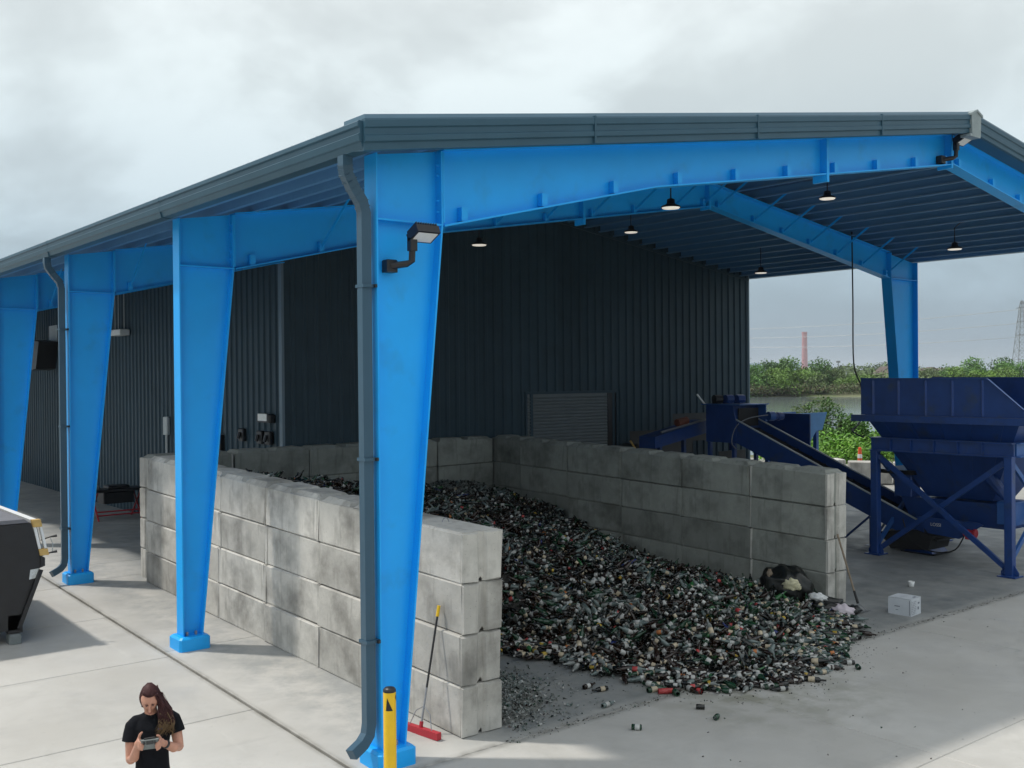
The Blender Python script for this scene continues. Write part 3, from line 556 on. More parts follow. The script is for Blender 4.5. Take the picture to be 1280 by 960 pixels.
# roller door: curtain slats, frame and dark guide
rd = obj('roller_door', MB().box(DX0 + .0, DX1 - .32, YW - .012, YW + .01, .34, DZ), M['door'], bld)
sl = MB(); z = .36
while z < DZ - .06:
    sl.prism([(YW - .012, z), (YW - .036, z + .03), (YW - .012, z + .06)], 0, DX0 + .01, DX1 - .33); z += .088
q = fixn(obj('slats', sl, M['door'], rd)); q['kind'] = 'stuff'
fr = MB().box(DX0 - .07, DX0 - .0, YW - .06, YW, .34, DZ + .07).box(DX0, DX1 + .07, YW - .06, YW, DZ, DZ + .07).box(DX1, DX1 + .07, YW - .06, YW, .34, DZ)
obj('door_frame', fr, wallm, rd); obj('door_guide', MB().box(DX1 - .32, DX1, YW - .03, YW + .005, .34, DZ), M['black'], rd)
# left side wall (parallel to the eave)
side = obj('wall', MB().box(XW + .012, XW + .05, YW + .02, YEND - 1, .3, ztop(XW) + .1), M['black'], bld)
y = YW + .10; k = 0
proto = None
while y < YEND - 1.6:
    if proto is None:
        proto = obj('wall_panel', rib_sheet(y, .914, 3, .34, ztop(XW) + .18, ztop(XW) + .18, 'y', XW), wallm, side, loc=(XW, y, .34))
    else: place('wall_panel', proto.data, side, (XW, y, .34))
    y += .914
obj('corner_trim', MB().box(XW - .045, XW + .02, YW - .045, YW + .10, .34, ztop(XW) + .18), M['wall_trim'], bld)
obj('corner_trim', MB().box(XR - .06, XR + .0, YW - .045, YW + .02, .34, ztop(XR) + .18), M['wall_trim'], bld)
obj('wall', MB().box(XR - .05, XR - .01, YW + .03, YEND - 1, .3, ztop(XR) + .1), wallm, bld)
obj('base_trim', MB().box(XW - .06, XW + .01, YW + .11, YEND - 1, .31, .345), M['wall_trim'], bld)
# rake flashing where the gable wall meets the roof, with purlin blocks showing under it
for xa, xb in ((XW + .05, XA), (XA, XR - .06)):
    m_ = MB().prism([(xa, ztop(xa) - .10), (xb, ztop(xb) - .10), (xb, ztop(xb) - .03), (xa, ztop(xa) - .03)], 1, YW - .075, YW - .045); fixn(obj('wall_head_trim', m_, wallm, bld))
# wall-mounted fixtures
def wallfix(y, z, kind, label):
    if kind == 'pack':
        t = thing('wall_light', label, 'light', (XW, y, z))
        obj('housing', MB().bbox(XW - .20, XW - .04, y - .34, y + .34, z - .10, z + .10, .03), M['black'], t); obj('lens', MB().quadslab((XW - .215, y - .02, z - .06), (XW - .215, y - .02, z + .1), .45, .02, up=(1, 0, 0)), M['lens'], t)
    elif kind == 'long':
        t = thing('wall_light', label, 'light', (XW, y, z))
        obj('housing', MB().bbox(XW - .35, XW - .05, y - .45, y + .45, z - .09, z + .09, .02), M['lens'], t)
        h = MB(); [h.tube([(XW - .2, y + s, z + .08), (XW - .2, y + s, z + 1.6)], .012, 5) for s in (-.4, .1, .4)]; obj('hangers', h, M['galv'], t)['kind'] = 'stuff'
    return t
wallfix(12.1, 3.42, 'pack', 'black wall light with a pale lens near the corner of the dark wall')
wallfix(21.8, 5.75, 'long', 'pale hanging light fixture high up behind the blue columns')
t = thing('exhaust_hood', 'black hood on the left wall seen beside the far downpipe', 'vent', (XW, 29.4, 5.3))
obj('hood', MB().prism([(28.8, 5.7), (29.2, 4.75), (29.9, 4.7), (30.4, 5.5), (30.0, 5.8)], 0, XW - .7, XW - .05), M['black'], t); obj('bracket', MB().box(XW - .06, XW - .02, 28.9, 29.9, 5.6, 6.3), M['galv'], t)
for (y, z, lb) in ((13.45, 3.0, 'small black outlet box on the corner of the wall, left of the pair'), (12.45, 2.98, 'left black box of the pair under the wall light'), (12.02, 2.98, 'right black box of the pair under the wall light')):
    o = obj('socket_box', MB().bbox(XW - .14, XW - .04, y - .14, y + .14, z - .16, z + .14, .02).tube([(XW - .16, y, z + .05), (XW - .2, y, z - .1)], .04, 6), M['black'], loc=(XW, y, z)); tag(o, lb, 'outlet box')
t = thing('camera_unit', 'small black lamp with a white tip on the wall beside the second column', 'lamp', (XW, 14.7, 2.6)); obj('body', MB().bbox(XW - .16, XW - .04, 14.6, 14.8, 2.45, 2.95, .02), M['black'], t); obj('tip', MB().ball((XW - .14, 14.7, 2.42), .06), M['lens'], t)
t = thing('conduit', 'thin pale conduit and switch box on the ribbed wall', 'conduit', (XW, 18.4, .4)); obj('pipe', MB().tube([(XW - .07, 18.4, .4), (XW - .07, 18.4, 3.0)], .035, 6), M['galv'], t); obj('switch_box', MB().bbox(XW - .14, XW - .04, 18.2, 18.5, 2.8, 3.3, .02), M['galv'], t)
t = thing('conduit', 'dark electric box on the wall left of the fourth column', 'electric box', (XW, 34.6, 1.9)); obj('box', MB().bbox(XW - .16, XW - .04, 34.2, 34.9, 1.3, 2.4, .02), M['black'], t)
o = obj('roof_mast', MB().tube([(3.2, 9.0, deck(3.2)), (3.2, 9.0, 8.45)], .012, 5).tube([(3.2, 9, deck(3.2)), (3.2, 9, deck(3.2) + .35)], .03, 6), M['steel']); tag(o, 'thin mast standing on the far roof edge against the clouds', 'mast')

# floodlights on arms
def floodlight(x, y, z, label, face=(0.25, -1, -0.25)):
    t = thing('floodlight', label, 'floodlight', (x, y, z))
    obj('bracket', MB().bbox(x - .07, x + .07, y - .12, y + .0, z - .07, z + .07, .01), M['black'], t)
    obj('arm', MB().tube([(x, y - .10, z), (x + .12, y - .22, z + .02), (x + .16, y - .26, z + .05), (x + .165, y - .27, z + .26)], .038, 8).bbox(x + .12, x + .21, y - .31, y - .22, z + .16, z + .31, .01), M['black'], t)
    c = Vector((x + .27, y - .33, z + .355)); n = Vector(face).normalized(); rt = Vector((1.0, 0.0, 0.0)); rt = (rt - n * rt.dot(n)).normalized(); up = n.cross(rt) * -1
    if up.z < 0: up = -up
    def P(a, b, d): return c + rt * a + up * b + n * d
    hd = MB(); a, b = .15, .11
    hd.add([P(i * a, j * b, k * .05) for i in (-1, 1) for j in (-1, 1) for k in (-.8, 1)], [(0, 1, 3, 2), (4, 6, 7, 5), (0, 4, 5, 1), (2, 3, 7, 6), (0, 2, 6, 4), (1, 5, 7, 3)])
    fixn(obj('head', hd, M['black'], t))
    fn = MB()
    for i in range(9):
        s = -a + .02 + i * (2 * a - .04) / 8
        fn.add([P(s + i2 * .006, j * b * .95, k) for i2 in (-1, 1) for j in (-1, 1) for k in (-.075, -.035)], [(0, 1, 3, 2), (4, 6, 7, 5), (0, 4, 5, 1), (2, 3, 7, 6), (0, 2, 6, 4), (1, 5, 7, 3)])
    fixn(obj('cooling_fins', fn, M['black'], t))['kind'] = 'stuff'
    ln = MB().add([P(-a * .86, -b * .8, .054), P(a * .86, -b * .8, .054), P(a * .86, b * .8, .054), P(-a * .86, b * .8, .054)], [(0, 1, 2, 3)]); obj('lens', ln, M['lens'], t)
floodlight(.20, -.01, 5.55, 'black floodlight with pale lens on the nearest blue column', (0.0, -.5, -1))
floodlight(12.02, -.01, 8.20, 'black floodlight with pale lens under the roof peak', (0.0, -.5, -1))

# pendant high-bay lamps
hb = [(8.0, 2.86, 7.33, 'black pendant lamp hanging left of the roof peak in the front bay'), (12.8, 2.86, 7.98, 'black pendant lamp hanging under the ridge in the front bay'), (18.0, 2.86, 7.29, 'black pendant lamp on a curved cable at the far right of the front bay'),
      (8.0, 8.59, 7.26, 'pendant lamp nearest the left against the dark gable wall'), (12.8, 8.59, 7.93, 'pendant lamp high before the dark wall, under the ridge'), (18.0, 8.59, 7.20, 'pendant lamp by the top right corner of the dark wall')]
for x, y, z, lb in hb:
    t = thing('pendant_lamp', lb, 'lamp', (x, y, z), 'pendant lamps under the canopy roof')
    zt_ = deck(x)
    obj('shade', MB().lathe([(.0, .175), (.012, .178), (.035, .165), (.06, .10), (.08, .075), (.15, .07), (.17, .03)], 20, (x, y, z)), M['black'], t, smooth=True)
    obj('lens_ring', MB().lathe([(.01, .165), (-.012, .15), (-.015, .09), (.0, .05), (.0, .0)], 20, (x, y, z)), M['lamp_on'], t, smooth=True)
    obj('cord', MB().tube([(x, y, z + .16), (x, y, zt_ - .02)] if x < 17 or y > 5 else [(x, y, z + .16), (x, y, zt_ - .28), (x + .06, y - .12, zt_ - .16), (x + .3, y - .5, zt_ - .08), (x + .9, y - 1.3, zt_ - .02)], .013, 6), M['black'], t)
# ------------------------------------------------------------------ cast concrete block walls
BLn, BH, BW = 1.77, 0.61, 0.61
def block_mesh(lugs, L=BLn):
    m_ = MB(); g = .006; c = .018; h = BH - g; w0, w1 = g / 2, BW - g / 2
    prof = [(w0 + c, 0), (.25, 0), (.305, .065), (.36, 0), (w1 - c, 0), (w1, c), (w1, h - c), (w1 - c, h), (w0 + c, h), (w0, h - c), (w0, c)]
    m_.prism(prof, 0, .045, L - .045)
    for a, b_ in ((.0, .05), (L, L - .05)):      # cheeks either side of the upright end groove
        s = .012 if a < b_ else -.012
        for p0, p1, q0, q1 in ((w0, .235, w0, .275), (.375, w1, .335, w1)):
            m_.add([(a + s * .3, p0 + .014, .014), (a + s * .3, p1, .014), (a + s * .3, p1, h - .014), (a + s * .3, p0 + .014, h - .014),
                    (b_, q0, 0.001), (b_, q1, 0.001), (b_, q1, h - .001), (b_, q0, h - .001)], [(0, 1, 2, 3), (7, 6, 5, 4)] + [(i, (i + 1) % 4, 4 + (i + 1) % 4, 4 + i) for i in range(4)], 1)
    if lugs:
        for x0 in (.06, L / 2 + .06):
            x1 = x0 + L / 2 - .12
            m_.add([(x0, w0 + .02, h - .004), (x1, w0 + .02, h - .004), (x1, w1 - .02, h - .004), (x0, w1 - .02, h - .004), (x0 + .07, w0 + .09, h + .062), (x1 - .07, w0 + .09, h + .062), (x1 - .07, w1 - .09, h + .062), (x0 + .07, w1 - .09, h + .062)],
                   [(3, 2, 1, 0), (4, 5, 6, 7)] + [(i, (i + 1) % 4, 4 + (i + 1) % 4, 4 + i) for i in range(4)])
    bm = bmesh.new(); vs_ = [bm.verts.new(v) for v in m_.v]
    for f, k_ in zip(m_.f, m_.m): bm.faces.new([vs_[i] for i in f]).material_index = k_
    bmesh.ops.recalc_face_normals(bm, faces=bm.faces)
    me = bpy.data.meshes.new('concrete_block'); bm.to_mesh(me); bm.free(); me.materials.append(M['block']); me.materials.append(M['block']); return me
bm_top, bm_low = block_mesh(True), block_mesh(False)
def chip(me, seed):          # a worn copy: nudge outer corners a little
    r = random.Random(seed); me = me.copy()
    for v in me.vertices: v.co += Vector((r.uniform(-.008, .008), r.uniform(-.011, .011), r.uniform(-.008, .006)))
    return me
tops = [chip(bm_top, i) for i in range(4)]; lows = [chip(bm_low, i + 9) for i in range(6)]
SHADED_COPIES = {}
def shaded_copy(me, end=False):  # block copy with the bay shade in its colour; end cheeks stay plain
    if (me.name, end) not in SHADED_COPIES:
        c = me.copy(); c.materials[0] = M['block_shaded']; SHADED_COPIES[(me.name, end)] = c
        if not end: c.materials[1] = M['block_shaded']
    return SHADED_COPIES[(me.name, end)]
def block_wall(name, label, origin_, n, direction, rows=4, lean=0.0, seed=1, half=None, skew=0.0, flat_first=False, shaded=False, step=None):
    BLs = step or BLn
    t = thing(name, label, 'wall', origin_); r = random.Random(seed)
    for k in range(rows):
        for i in range(n):
            me = r.choice(tops if k == rows - 1 else lows)
            if half and i == n - 1: me = half[k == rows - 1]
            if shaded: me = shaded_copy(me, i == 0)
            if flat_first and i == 0 and k == rows - 1: me = flat_mesh
            jx, jy = r.uniform(-.012, .012), r.uniform(-.006, .006)
            if direction == 'y':
                loc = Vector((origin_[0] + BW + lean * k + jx, origin_[1] + i * BLs + jy, origin_[2] + k * BH + G * i * BLn)); rot = (math.atan(G), 0, math.pi / 2)
                o = place('concrete_block', me, t, loc); o.rotation_euler = Euler((0, -math.atan(G), math.pi / 2 + r.uniform(-.004, .004)))
            else:
                loc = Vector((origin_[0] + i * BLs + jx, origin_[1] + jy, origin_[2] + k * BH)); loc.y += math.tan(skew) * i * BLn; o = place('concrete_block', me, t, loc); o.rotation_euler = Euler((0, 0, skew + r.uniform(-.004, .004)))
    return t
flat_mesh = chip(bm_low, 31)
halves = [block_mesh(False, 1.16), block_mesh(True, 1.16)]
block_wall('block_wall', 'near wall of pale grey stacked concrete blocks behind the blue columns', (1.22, .06, gz(.06)), 6, 'y', lean=.014, seed=3, flat_first=True)
block_wall('block_wall', 'far wall of darker grey concrete blocks on the right side of the bottle heap', (10.38, 1.27, gz(1.27)), 6, 'y', lean=0.0, seed=5, half=halves, shaded=True)
block_wall('block_wall', 'back wall of concrete blocks in front of the dark gable wall', (1.36, 10.66, gz(10.66)), 5, 'x', seed=8, shaded=True, step=1.80, skew=math.atan(.5 / 9.1))
o = obj('lifting_eye', MB().tube([(1.50 + .05 * math.cos(t), .75, 2.50 + .05 * math.sin(t)) for t in np.linspace(0, math.pi, 7)], .008, 5), M['steel']); tag(o, 'small steel lifting eye on top of the nearest pale block', 'lifting eye')

# ------------------------------------------------------------------ the heap of glass bottles
CP = [(8.3, 11.0, 1.66), (9.2, 11.0, 1.70), (10.35, 11.0, 1.42), (10.35, 10.1, 1.38), (10.35, 8.9, 1.18), (10.35, 8.1, .92), (10.35, 7.0, .58), (10.35, 6.0, .36), (10.3, 4.4, .24), (10.3, 2.6, .2), (10.2, 1.4, .18),
      (7.0, 10.8, 1.85), (5.0, 10.4, 1.95), (3.0, 9.4, 2.2), (2.0, 9.2, 2.3), (2.0, 7.5, 2.5), (2.4, 6.2, 2.42), (2.0, 5.6, 2.2), (3.2, 7.2, 2.38), (3.6, 5.6, 2.0), (5.0, 8.5, 2.0), (7.0, 8.8, 1.65), (8.8, 8.8, 1.4),
      (5.0, 6.3, 1.72), (7.0, 6.5, 1.35), (9.0, 6.4, .9), (3.6, 4.0, 1.15), (5.0, 4.2, 1.2), (7.0, 4.2, .95), (9.0, 4.2, .55), (2.2, 4.0, 1.1), (2.3, 3.3, .55), (3.2, 3.0, .42), (4.2, 2.7, .35), (5.2, 2.6, .62), (7.0, 2.2, .55), (9.0, 2.2, .35),
      (5.2, 1.2, .28), (7.0, .6, .26), (8.6, 1.0, .22), (5.6, 0.0, .14), (7.4, -.3, .1)]
EDGE = [(1.9, 3.3), (2.8, 2.75), (3.6, 2.45), (4.1, 1.9), (4.15, 1.2), (4.35, .45), (4.65, -.1), (5.15, -.62), (5.8, -.92), (6.5, -.98), (7.3, -.72), (8.1, -.45), (8.9, .05), (9.7, .5), (10.35, .9)]
CPA = np.array(CP); ED = np.array(EDGE)
def edge_dist(x, y):        # signed: positive inside the heap
    x = np.asarray(x, float); y = np.asarray(y, float); best = np.full(x.shape, 1e9); ycut = np.interp(x, ED[:, 0], ED[:, 1])
    for a, b_ in zip(ED[:-1], ED[1:]):
        d = b_ - a; t = np.clip(((x - a[0]) * d[0] + (y - a[1]) * d[1]) / (d @ d), 0, 1); best = np.minimum(best, np.hypot(x - a[0] - t * d[0], y - a[1] - t * d[1]))
    return np.where(y > ycut, best, -best)
def pile_h(x, y):
    x = np.asarray(x, float); y = np.asarray(y, float)
    d2 = (x[..., None] - CPA[:, 0]) ** 2 + (y[..., None] - CPA[:, 1]) ** 2 + .12
    w_ = d2 ** -1.7; h = (w_ * CPA[:, 2]).sum(-1) / w_.sum(-1)
    e = edge_dist(x, y); f = np.clip(e / 1.5, 0, 1) ** .75
    lump = .05 * np.sin(x * 3.1 + y * 1.7) + .04 * np.sin(x * 1.3 - y * 4.1) + .03 * np.sin(7 * x + 5 * y)
    g_ = G * np.clip(y + .35, 0, 13.35)
    return g_ + (np.maximum(h - g_, 0.02) + lump) * f
# bottle templates (low-poly), axis along +x, base at origin
def bottle_tpl(kind, n=7):
    P = {'beer': [(0, .6), (.0, 1), (.045, 1), (.046, 1.04), (.115, 1.04), (.116, 1), (.15, .97), (.185, .45), (.225, .40), (.24, .42), (.24, .0)],
         'wine': [(0, .6), (.0, 1), (.05, 1), (.051, 1.03), (.14, 1.03), (.141, 1), (.195, .97), (.225, .42), (.275, .36), (.295, .38), (.295, .0)],
         'jar': [(0, .7), (.0, 1), (.02, 1.02), (.07, 1.02), (.08, 1.0), (.10, .85), (.105, .8), (.125, .8), (.125, .0)],
         'cut': [(0, .6), (.0, 1), (.04, 1), (.041, 1.03), (.10, 1.03), (.105, 1), (.12, .9)]}[kind]
    R = {'beer': .033, 'wine': .039, 'jar': .037, 'cut': .036}[kind]
    v, f, mi = [], [], []
    for z, r in P:
        for k in range(n): t = 2 * math.pi * k / n; v.append((z, R * r * math.cos(t), R * r * math.sin(t)))
    for i in range(len(P) - 1):
        lab = (kind != 'jar' and i == 3) or (kind == 'jar' and i == 2); cap = (kind == 'jar' and i >= 5) or (kind in ('beer', 'wine') and i >= 8)
        for k in range(n): f.append((i * n + k, i * n + (k + 1) % n, (i + 1) * n + (k + 1) % n, (i + 1) * n + k)); mi.append(1 if lab else (2 if cap else 0))
    return np.array(v), np.array(f), np.array(mi)
TP = {k: bottle_tpl(k) for k in ('beer', 'wine', 'jar', 'cut')}
GLASSN = [0, 1, 2, 7, 6, 8, 9]; GP = np.array([.37, .13, .15, .012, .005, .29, .043]); LABN = [3, 10, 4, 5, 11, -1]; LP = np.array([.31, .11, .016, .012, .008, .544])
def rotm(yaw, pitch, roll):
    cy, sy, cp, sp_, cr, sr = math.cos(yaw), math.sin(yaw), math.cos(pitch), math.sin(pitch), math.cos(roll), math.sin(roll)
    return np.array([[cy * cp, -sy * cr + cy * sp_ * sr, sy * sr + cy * sp_ * cr], [sy * cp, cy * cr + sy * sp_ * sr, -cy * sr + sy * sp_ * cr], [-sp_, cp * sr, cp * cr]])
def rand_bottle(x=6.0, y=2.0):
    """what lies where: greener and clearer to the front right, browner and darker up the slope, with loads tipped in patches"""
    p_ = GP.copy(); n_ = math.sin(x * 1.9 + 1.3 * math.sin(y * 1.1)) * math.cos(y * 1.5 + .7 * math.sin(x * 2.3))
    if n_ > .35: p_[2] *= 2.6; p_[1] *= 1.5
    elif n_ < -.3: p_[0] *= 1.8; p_[5] *= 1.6; p_[2] *= .4
    if x > 7.3 and y < 2.6: p_[1] *= 2.6; p_[2] *= 1.7; p_[3] *= 4; p_[0] *= .6
    q_ = LP.copy(); q_[:5] *= 1.25 if y < 3 else .62; q_[5] = max(.01, 1 - q_[:5].sum())
    p_ /= p_.sum(); q_ /= q_.sum()
    kind = RNG.choice(['beer', 'wine', 'jar', 'cut'], p=[.47, .20, .09, .24]); g_ = int(RNG.choice(GLASSN, p=p_)); l = int(RNG.choice(LABN, p=q_))
    return kind, g_, (g_ if l < 0 else l), (g_ if RNG.random() < .8 else 3)
insts = []
NB = 17500; cnt = 0
while cnt < NB:
    x = RNG.uniform(1.9, 10.33, 4000); y = RNG.uniform(-1.3, 11.2, 4000); e = edge_dist(x, y)
    keep = (e > .0) & (y < 10.62 + (x - 1.4) * .055) & ~((y > 9.8) & (x > 7.2) & (x < 9.6) & (RNG.random(4000) < .75))
    keep &= RNG.random(4000) < np.where(y < 5.5, 1.0, .75)
    x, y, e = x[keep], y[keep], e[keep]; h = pile_h(x, y)
    for a, b_, c_, e_ in zip(x, y, h, e):
        if cnt >= NB: break
        dz = RNG.uniform(-.10, .06) if e_ > .35 else RNG.uniform(-.01, .03) + .035
        pit = RNG.normal(0, .42) if e_ > .35 else RNG.normal(0, .06)
        insts.append((a, b_, c_ + dz, RNG.uniform(0, 6.283), pit, RNG.uniform(0, 6.283), *rand_bottle(a, b_), RNG.uniform(.85, 1.15) * (1.0 if b_ < 3.5 else .82))); cnt += 1
# strays just off the foot of the heap
for _ in range(150):
    i = RNG.integers(5, len(EDGE) - 1); t = RNG.random(); p_ = ED[i] * (1 - t) + ED[i + 1] * t if i + 1 < len(ED) else ED[i]; off = abs(RNG.normal(0, .16))
    insts.append((p_[0] + RNG.normal(0, .05), p_[1] - off, gz(p_[1]) + .037, RNG.uniform(0, 6.283), 0.0, RNG.uniform(0, 6.283), *rand_bottle(*p_), 1.0))
camv = np.array(CAMP)
def score(t): return (t[0] - camv[0]) ** 2 + (t[1] - camv[1]) ** 2 - (3 if t[2] > pile_h(t[0], t[1]) + .0 else 0) * 3
insts.sort(key=score)
solo_i = [k for k, t in enumerate(insts) if t[2] > float(pile_h(t[0], t[1])) - .01 and t[0] > 3.9][:285]; solo = set(solo_i)
VV, FF, MM = [], [], []; off = 0
for k, t in enumerate(insts):
    if k in solo: continue
    v, f, mi = TP[t[6]]; mat_ = np.array([t[7], t[8], t[9]])
    q = (v * t[10]) @ rotm(t[3], t[4], t[5]).T + np.array(t[:3]); VV.append(q); FF.append(f + off); MM.append(mat_[mi]); off += len(v)
def bulk_mesh(name, V, Fc, Mi, mats, smooth=False):
    V = np.concatenate(V); Fc = np.concatenate(Fc); Mi = np.concatenate(Mi); k = Fc.shape[1]
    me = bpy.data.meshes.new(name); me.vertices.add(len(V)); me.vertices.foreach_set('co', V.astype(np.float32).ravel())
    me.loops.add(len(Fc) * k); me.loops.foreach_set('vertex_index', Fc.astype(np.int32).ravel()); me.polygons.add(len(Fc))
    me.polygons.foreach_set('loop_start', np.arange(0, len(Fc) * k, k, dtype=np.int32)); me.polygons.foreach_set('loop_total', np.full(len(Fc), k, dtype=np.int32)) if hasattr(me.polygons[0], 'loop_total') and False else None
    for m_ in mats: me.materials.append(m_)
    me.polygons.foreach_set('material_index', Mi.astype(np.int32)); me.polygons.foreach_set('use_smooth', np.full(len(Fc), smooth)); me.update(calc_edges=True); me.validate(); return me
me = bulk_mesh('bottle_heap', VV, FF, MM, GL, True)
o = place('bottle_heap', me, None, (0, 0, 0)); tag(o, 'great sloping heap of brown, green and clear glass bottles between the block walls', 'bottle heap', kind='stuff')
# the solid mass beneath, so no floor shows through
nx, ny = 70, 100; gx, gy = np.meshgrid(np.linspace(1.86, 10.36, nx), np.linspace(-1.1, 11.15, ny)); hh = pile_h(gx, gy); ee = edge_dist(gx, gy)
zz = np.where(ee > .12, hh - .07 - .02 * RNG.random(hh.shape), G * np.clip(gy + .35, 0, 13.35) - .03)
yl = 10.62 + (gx - 1.4) * .055; gy2 = np.minimum(gy, yl)
V = np.stack([gx, gy2, zz], -1).reshape(-1, 3); idx = np.arange(nx * ny).reshape(ny, nx); Fq = np.stack([idx[:-1, :-1], idx[:-1, 1:], idx[1:, 1:], idx[1:, :-1]], -1).reshape(-1, 4)
me = bulk_mesh('broken_glass_core', [V], [Fq], [np.zeros(len(Fq))], [mat('broken_glass_fines', (0.02, 0.018, 0.015), .6, var=.6, vscale=18, bump=.8, bscale=30)])
core_o = place('broken_glass_core', me, None, (0, 0, 0)); tag(core_o, 'dark bed of crushed glass showing between the heaped bottles', 'crushed glass', kind='stuff')
# shards: broken pieces over the heap, the pale drift at the back, and the small cullet pile by the near wall
def shards(n, fx, size, name, label, mats, probs, smooth=False):
    V, Fc, Mi = [], [], []; off = 0; xs, ys, zs = fx(n)
    for x, y, z in zip(xs, ys, zs):
        s_ = size * RNG.uniform(.4, 1.3); a, b_ = RNG.uniform(.4, 1, 2) * s_; th = s_ * .12
        v = np.array([[-a, -b_ * .5, 0], [a, -b_ * .3, 0], [a * .3, b_, 0], [-a * .8, b_ * .4, 0], [-a, -b_ * .5, th], [a, -b_ * .3, th], [a * .3, b_, th], [-a * .8, b_ * .4, th]])
        q = v @ rotm(RNG.uniform(0, 6.28), RNG.normal(0, .6), RNG.normal(0, .6)).T + np.array([x, y, z]); V.append(q)
        Fc.append(np.array([[3, 2, 1, 0], [4, 5, 6, 7], [0, 1, 5, 4], [1, 2, 6, 5], [2, 3, 7, 6], [3, 0, 4, 7]]) + off); off += 8; Mi.append(np.full(6, RNG.choice(len(mats), p=probs)))
    o = place(name, bulk_mesh(name, V, Fc, Mi, mats), None, (0, 0, 0)); tag(o, label, 'broken glass', kind='stuff'); return o
def f_heap(n):
    x = RNG.uniform(1.9, 10.3, n * 2); y = RNG.uniform(-1, 11.1, n * 2); k = (edge_dist(x, y) > .02) & (y < 10.6 + (x - 1.4) * .055); x, y = x[k][:n], y[k][:n]; return x, y, pile_h(x, y) + RNG.uniform(-.03, .035, len(x))
shards(20000, f_heap, .030, 'glass_shards', 'shards of brown, green and clear glass strewn over the bottle heap', [GL[0], GL[1], GL[2], GL[8], GL[3]], [.36, .2, .17, .23, .04])
shards(2600, f_heap, .045, 'pale_scraps', 'pale scraps of paper label, cap and clear glass mixed over the heap', [GL[3], GL[2], GL[10], GL[7]], [.42, .34, .17, .07])
def f_back(n):
    x = RNG.normal(8.5, .75, n); y = np.minimum(11.1 - np.abs(RNG.normal(0, .65, n)), 10.6 + (x - 1.4) * .055); x = np.clip(x, 6.6, 10.2); return x, y, pile_h(x, y) + RNG.uniform(-.02, .09, n)
shards(5200, f_back, .036, 'pale_cullet', 'drift of pale grey broken glass at the back of the heap', [GL[9], GL[2], GL[8]], [.6, .2, .2])
def cullet_h(x, y): return .40 * np.clip(1 - (((x - 2.05) / 1.25) ** 2 + ((y - 1.55) / 1.5) ** 2) ** .5, 0, 1) ** 1.1
def f_cul(n):
    x = 1.88 + np.abs(RNG.normal(0, .62, n)); y = RNG.normal(1.45, .72, n); k = (y > -.2) & (y < 3.2) & (x < 3.7); x, y = x[k], y[k]; return x, y, np.array([gz(b_) for b_ in y]) + cullet_h(x, y) + RNG.uniform(0, .02, len(x))
shards(9000, f_cul, .026, 'cullet_pile', 'small low pile of grey crushed glass beside the end of the near block wall', [GL[9], GL[0], GL[8], GL[1], GL[2], GL[3]], [.49, .07, .12, .08, .16, .08])
gx, gy = np.meshgrid(np.linspace(1.86, 3.4, 26), np.linspace(-.1, 3.2, 40)); zz = cullet_h(gx, gy) * .97 + G * (gy + .35) - .012
V = np.stack([gx, gy, zz], -1).reshape(-1, 3); idx = np.arange(26 * 40).reshape(40, 26); Fq = np.stack([idx[:-1, :-1], idx[:-1, 1:], idx[1:, 1:], idx[1:, :-1]], -1).reshape(-1, 4)
tag(place('cullet_bed', bulk_mesh('cullet_bed', [V], [Fq], [np.zeros(len(Fq))], [mat('grey_fines', (0.16, 0.165, 0.155), .7, var=.6, vscale=22, bump=.8, bscale=30)]), None, (0, 0, 0)), 'grey fines under the small grey glass pile near the block wall', 'crushed glass', kind='stuff')
def f_dust(n):
    i = RNG.integers(3, len(EDGE) - 1, n); t = RNG.random(n); p_ = ED[i] * (1 - t)[:, None] + ED[np.minimum(i + 1, len(ED) - 1)] * t[:, None]; x = p_[:, 0] + RNG.normal(0, .25, n); y = p_[:, 1] - np.abs(RNG.normal(0, .38, n)); return x, y, np.array([gz(b_) for b_ in y]) + .003
shards(650, f_dust, .016, 'scattered_glass', 'tiny glass crumbs scattered on the slab at the foot of the heap', [GL[0], GL[8], GL[9], GL[1]], [.3, .3, .2, .2])
def f_joint(n):
    x = RNG.uniform(1.6, 15, n); return x, -.35 + RNG.normal(0, .05, n) + .0, np.full(n, .003)
shards(900, f_joint, .014, 'joint_debris', 'crumbs of dirt and glass caught along the slab joint', [GL[0], GL[8], GL[9], GL[1]], [.3, .3, .2, .2])
def f_far(n):
    x = RNG.uniform(2.5, 12, n); return x, RNG.uniform(-5, -.5, n), np.full(n, .003)
shards(90, f_far, .017, 'floor_crumbs', 'few dark crumbs scattered over the open concrete in front', [GL[0], GL[8], GL[9], GL[1]], [.3, .4, .1, .2])
# the bottles one can pick out singly
BD = {}
def bottle_data(kind, g_, l, cp):
    key = (kind, g_, l, cp)
    if key not in BD:
        v, f, mi = bottle_tpl(kind, 10); me = bpy.data.meshes.new('bottle'); me.from_pydata(v.tolist(), [], f.tolist()); [me.materials.append(GL[i]) for i in (g_, l, cp)]
        me.polygons.foreach_set('material_index', mi.tolist()); me.polygons.foreach_set('use_smooth', [True] * len(mi)); me.update(); BD[key] = me
    return BD[key]
GN = {0: 'dark brown', 1: 'dark green', 2: 'clear', 7: 'bright green', 6: 'cobalt blue', 8: 'nearly black', 9: 'dusty grey'}; LN = {3: 'a white label', 10: 'a cream label', 4: 'a red label', 5: 'a yellow label', 11: 'an orange label'}
KN = {'beer': ('beer_bottle', 'beer bottle'), 'wine': ('wine_bottle', 'wine bottle'), 'jar': ('glass_jar', 'squat jar'), 'cut': ('broken_bottle', 'broken-off bottle')}
